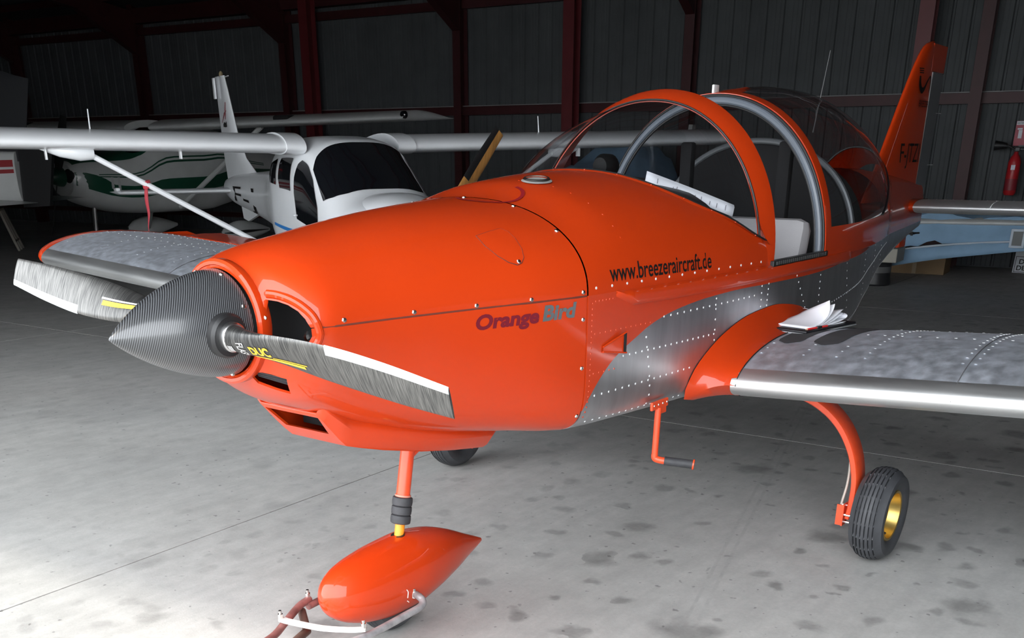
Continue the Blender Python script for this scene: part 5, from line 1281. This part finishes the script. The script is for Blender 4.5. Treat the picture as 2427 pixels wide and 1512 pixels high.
# ================================================================== RIGHT BACKGROUND
def wallp(x, y, z=0): return Vector((BO.x+math.cos(BT)*x-math.sin(BT)*y, BO.y+math.sin(BT)*x+math.cos(BT)*y, z))
def build_covered():
    a = empty('covered_airplane', 'airplane under a draped light blue cover with its low wing on a stand', 'airplane', wallp(1.9, -4.6), BT)
    # low wing under cloth, local y to the right along the wall
    CLOTH = TARP
    rows = []
    for i in range(40):
        y = 3.75+i*.09
        f = i/39; row = []
        for j in range(26):
            t = j/25; ang = t*math.pi
            x = .55-1.1*t+.0; 
            top = .70+.10*f+.10*math.sin(math.pi*t)**.8
            hang = -(.30-.16*f)*(1-min(1, t/.12)) if t < .12 else (-.14*(min(1, (t-.88)/.12)) if t > .88 else 0)
            z = top+hang+.012*math.sin(y*9+t*8)+.012*math.sin(y*23-t*11)*(1.5 if hang else .5)
            if t < .6: z += .07*math.exp(-((y-4.15)/.22)**2)
            row.append((x, y, z))
        rows.append(row)
    V, F = grid(rows); w = mesh('wing_cover', V, F, CLOTH, a); md = w.modifiers.new('s', 'SOLIDIFY'); md.thickness = .006
    # second hanging flap with a hem below the wing edge
    V, F = grid([[(.57+.02*math.sin(y*7), y, z) for z in (.60-.22*math.exp(-(y-3.75)*.9), .50-.26*math.exp(-(y-3.75)*.9)+.08*min(1, (y-3.75)*.3), .42-.22*math.exp(-(y-3.75)*.7)+.16*min(1, (y-3.75)*.4))] for y in np.linspace(3.75, 7.2, 40)]); fl = mesh('cover_flap', V, F, CLOTH, a); md = fl.modifiers.new('s', 'SOLIDIFY'); md.thickness = .005
    V, F = tube([(.585, y, .60-.22*math.exp(-(y-3.75)*.9)) for y in np.linspace(3.75, 7.2, 30)], .012, 6); mesh('cover_hem', V, F, mat('pale_hem', (.55, .62, .70), .8), a)
    # wing itself below
    V, F = wing_mesh(.5, 7.0, .5, 1.0, .66, .012, .12, True, .8, .02); mesh('wing', V, F, MATS['cream_white_paint'], a)
    # fuselage under cover with canopy hump
    S, A = lofter([(1.9, .18, .75, 1.1, 2.2), (1.6, .42, .62, 1.28, 2.3), (.9, .52, .58, 1.36, 2.3), (.2, .56, .55, 1.60, 2.2), (-.6, .54, .56, 1.58, 2.2), (-1.2, .4, .7, 1.2, 2.2)])
    V, F = grid([[S(x, 2*math.pi*k/36)+Vector((0, -.2, .0))+Vector((0, 0, .018*math.sin(k*2.1+x*9)+.012*math.sin(k*5.3-x*14))) for k in range(36)] for x in np.linspace(1.9, -1.2, 36)], close_v=True); F += [tuple(range(36))]
    mesh('fuselage_cover', V, F, CLOTH, a)
    V, F = plate([(-.95, 1.1), (-1.2, 1.1), (-1.2, 1.85), (-1.08, 1.85)], .06); V = [(x, y+.35, z) for x, y, z in V]; mesh('fin', V, F, mat('off_white', (.5, .5, .48), .5), a, False)
    for x, y in ((1.3, -.2), (.1, -1.0), (.1, .9)):
        V, F = tyre_mesh(.17, .12, .08, 30, False, (x, y, .17)); mesh('wheel', V, F, TYRE, a)
        V, F = tube([(x, y, .17), (x, y*.6-.08, .7)], .03, 8); mesh('gear_leg', V, F, MATS['cream_white_paint'], a)
    # square patch window with pale frame on the cover
    V, F = join(*[box((.62, y, z), (.01, w_, h_)) for y, z, w_, h_ in ((5.10, .66, .13, .025), (5.10, .48, .13, .025), (5.035, .57, .025, .2), (5.165, .57, .025, .2))]); mesh('cover_window_frame', V, F, MATS['pale_hem'], a, False)
    V, F = box((.615, 5.10, .57), (.006, .11, .16)); mesh('cover_window', V, F, mat('dark_green_film', (.02, .03, .03), .3), a, False)
build_covered()
def build_stand():
    p = wallp(2.75, -.98)
    t = empty('wing_stand', 'pale box-topped stand on a dark drum under the blue cover', 'stand', p, BT)
    V, F = box((0, 0, .36), (.42, .55, .16), .008); mesh('top_box', V, F, mat('pale_wood_board', (.42, .40, .34), .7), t, False)
    V, F = lathe([(0, .17), (.02, .18), (.10, .165), (.26, .165), (.28, .175), (.28, 0)], (0, .02, 0), 'z', 24); mesh('drum', V, F, mat('dark_drum', (.02, .02, .022), .45), t)
    V, F = lathe([(.15, .167), (.22, .167)], (0, .02, 0), 'z', 24); mesh('drum_label', V, F, mat('drum_label', (.12, .12, .12), .6), t)
    b = empty('cardboard_box', 'brown cardboard box on the floor against the ribbed wall', 'box', wallp(1.05, -.80), BT)
    V, F = box((0, 0, .145), (.45, .75, .29), .004); mesh('carton', V, F, mat('cardboard', (.30, .20, .11), .8, var=.08), b, False)
    V, F = join(box((.226, 0, .145), (.002, .05, .288)), box((0, 0, .291), (.45, .05, .002))); mesh('packing_tape', V, F, mat('tape_brown', (.36, .27, .17), .4), b, False)
    V, F = join(*[box((.2265, -.22+k*.05, .20), (.002, .032, .05)) for k in range(3)]); mesh('box_print', V, F, BLACK, b, False)
build_stand()
def build_safety():
    p = wallp(.12, .06, .95)
    e = empty('fire_extinguisher', 'red fire extinguisher with black hose horn hung on the ribbed wall', 'fire extinguisher', p, BT)
    V, F = lathe([(0, 0), (0, .06), (.03, .078), (.40, .078), (.46, .06), (.50, .03), (.53, .025), (.53, 0)], (.09, 0, 0), 'z', 24); mesh('cylinder', V, F, RED, e)
    V, F = lathe([(.06, .0785), (.20, .0785)], (.09, 0, 0), 'z', 24); mesh('lower_label', V, F, mat('label_dark_red', (.25, .02, .03), .5), e)
    V, F = box((.166, 0, .34), (.004, .05, .06), .001); mesh('round_label', V, F, PAPER, e, False)
    V, F = join(box((.09, .01, .56), (.05, .06, .05), .006), box((.09, .12, .60), (.02, .22, .016)), box((.09, .12, .56), (.02, .2, .012))); mesh('valve_handle', V, F, BLACK, e, False)
    V, F = tube([(.10, -.03, .56), (.12, -.10, .60), (.12, -.17, .60)], .014, 10); mesh('hose', V, F, BLACK, e)
    V, F = tube([(.12, -.12, .60), (.12, -.20, .605), (.12, -.27, .605)], [.03, .05, .062], 14); mesh('discharge_horn', V, F, BLACK, e)
    V, F = box((.01, 0, .3), (.03, .06, .1)); mesh('wall_bracket', V, F, STEEL, e, False)
    s = empty('extinguisher_sign', 'small red and white extinguisher sign on the wall above the red cylinder', 'sign', wallp(.04, .08, 1.56), BT)
    V, F = box((0, 0, .14), (.008, .20, .30), .002); mesh('sign_plate', V, F, mat('sign_red', (.42, .06, .09), .5), s, False)
    V, F = box((.005, 0, .265), (.003, .19, .045)); mesh('sign_header', V, F, PAPER, s, False)
    V, F = join(box((.006, -.035, .13), (.003, .045, .10)), box((.006, -.045, .195), (.003, .06, .02))); mesh('sign_symbol', V, F, PAPER, s, False)
    lettering('sign_lettering', 'EXTINCTEUR', lambda u, v: (.0072, -.085+u, .252+v), DECAL_B, s, width=.17, height=.025)
    n = empty('no_smoking_sign', 'white no smoking board with red ring leaning against the ribbed wall', 'sign', wallp(.62, .56, .0), BT+math.radians(-4))
    R = Matrix.Rotation(math.radians(-9), 3, 'Y')
    def rp(v): return R @ Vector(v)
    V, F = box((0, 0, .33), (.012, .50, .64), .003); mesh('board', [rp(v) for v in V], F, mat('sign_white', (.62, .64, .68), .5), n, False)
    rows = [[rp((.008, r*math.cos(t), .42+r*math.sin(t))) for t in np.linspace(0, 2*math.pi, 40, endpoint=False)] for r in (.145, .20)]
    V, F = grid(rows, close_v=True); mesh('red_ring', V, F, mat('ring_red', (.40, .02, .03), .5), n, False)
    V, F = grid([[rp((.0085, r*math.cos(t), .42+r*math.sin(t))) for t in np.linspace(0, 2*math.pi, 40, endpoint=False)] for r in (.203, .209)], close_v=True); mesh('ring_outline', V, F, DECAL_B, n, False)
    mesh('ring_slash', [rp((.0088, y, z)) for y, z in ((-.12, .52), (-.10, .54), (.12, .32), (.10, .30))], [(0, 1, 2, 3)], MATS['ring_red'], n, False)
    V, F = join(box((.0085, -.02, .42), (.003, .17, .026)), box((.0085, .085, .42), (.003, .03, .026))); mesh('cigarette', [rp(v) for v in V], F, BLACK, n, False)
    lettering('sign_lettering', 'DÉFENSE', lambda u, v: rp((.0085, -.185+u, .125+v)), DECAL_B, n, width=.37, height=.075, offset=.015)
    lettering('sign_lettering', 'DE FUMER', lambda u, v: rp((.0085, -.205+u, .045+v)), DECAL_B, n, width=.41, height=.06, offset=.015)
    V, F = join(*[box((.0085, y, z), (.002, a, b)) for y, z, a, b in ((0, .215, .46, .006), (0, .022, .46, .006), (-.23, .118, .006, .2), (.23, .118, .006, .2))]); mesh('text_border', [rp(v) for v in V], F, DECAL_B, n, False)
build_safety()
def build_sawhorse():
    t = empty('sawhorse', 'small pale wooden trestle on the floor in the unlit corner', 'trestle', (-5.2, -15.3, 0), math.radians(55))
    WD = mat('bare_timber', (.35, .32, .27), .7)
    for x in (-.3, 0, .3):
        for y in (-1, 1):
            if x == 0 and y < 0: continue
            V, F = tube([(x*.75, y*.05, .62), (x, y*.25, 0)], .022, 6); mesh('leg', V, F, WD, t)
    V, F = box((0, 0, .63), (.7, .10, .05), .004); mesh('beam', V, F, WD, t, False)
    V, F = tube([(-.29, .2, .15), (.29, .2, .15)], .018, 6); mesh('rail', V, F, WD, t)
build_sawhorse()
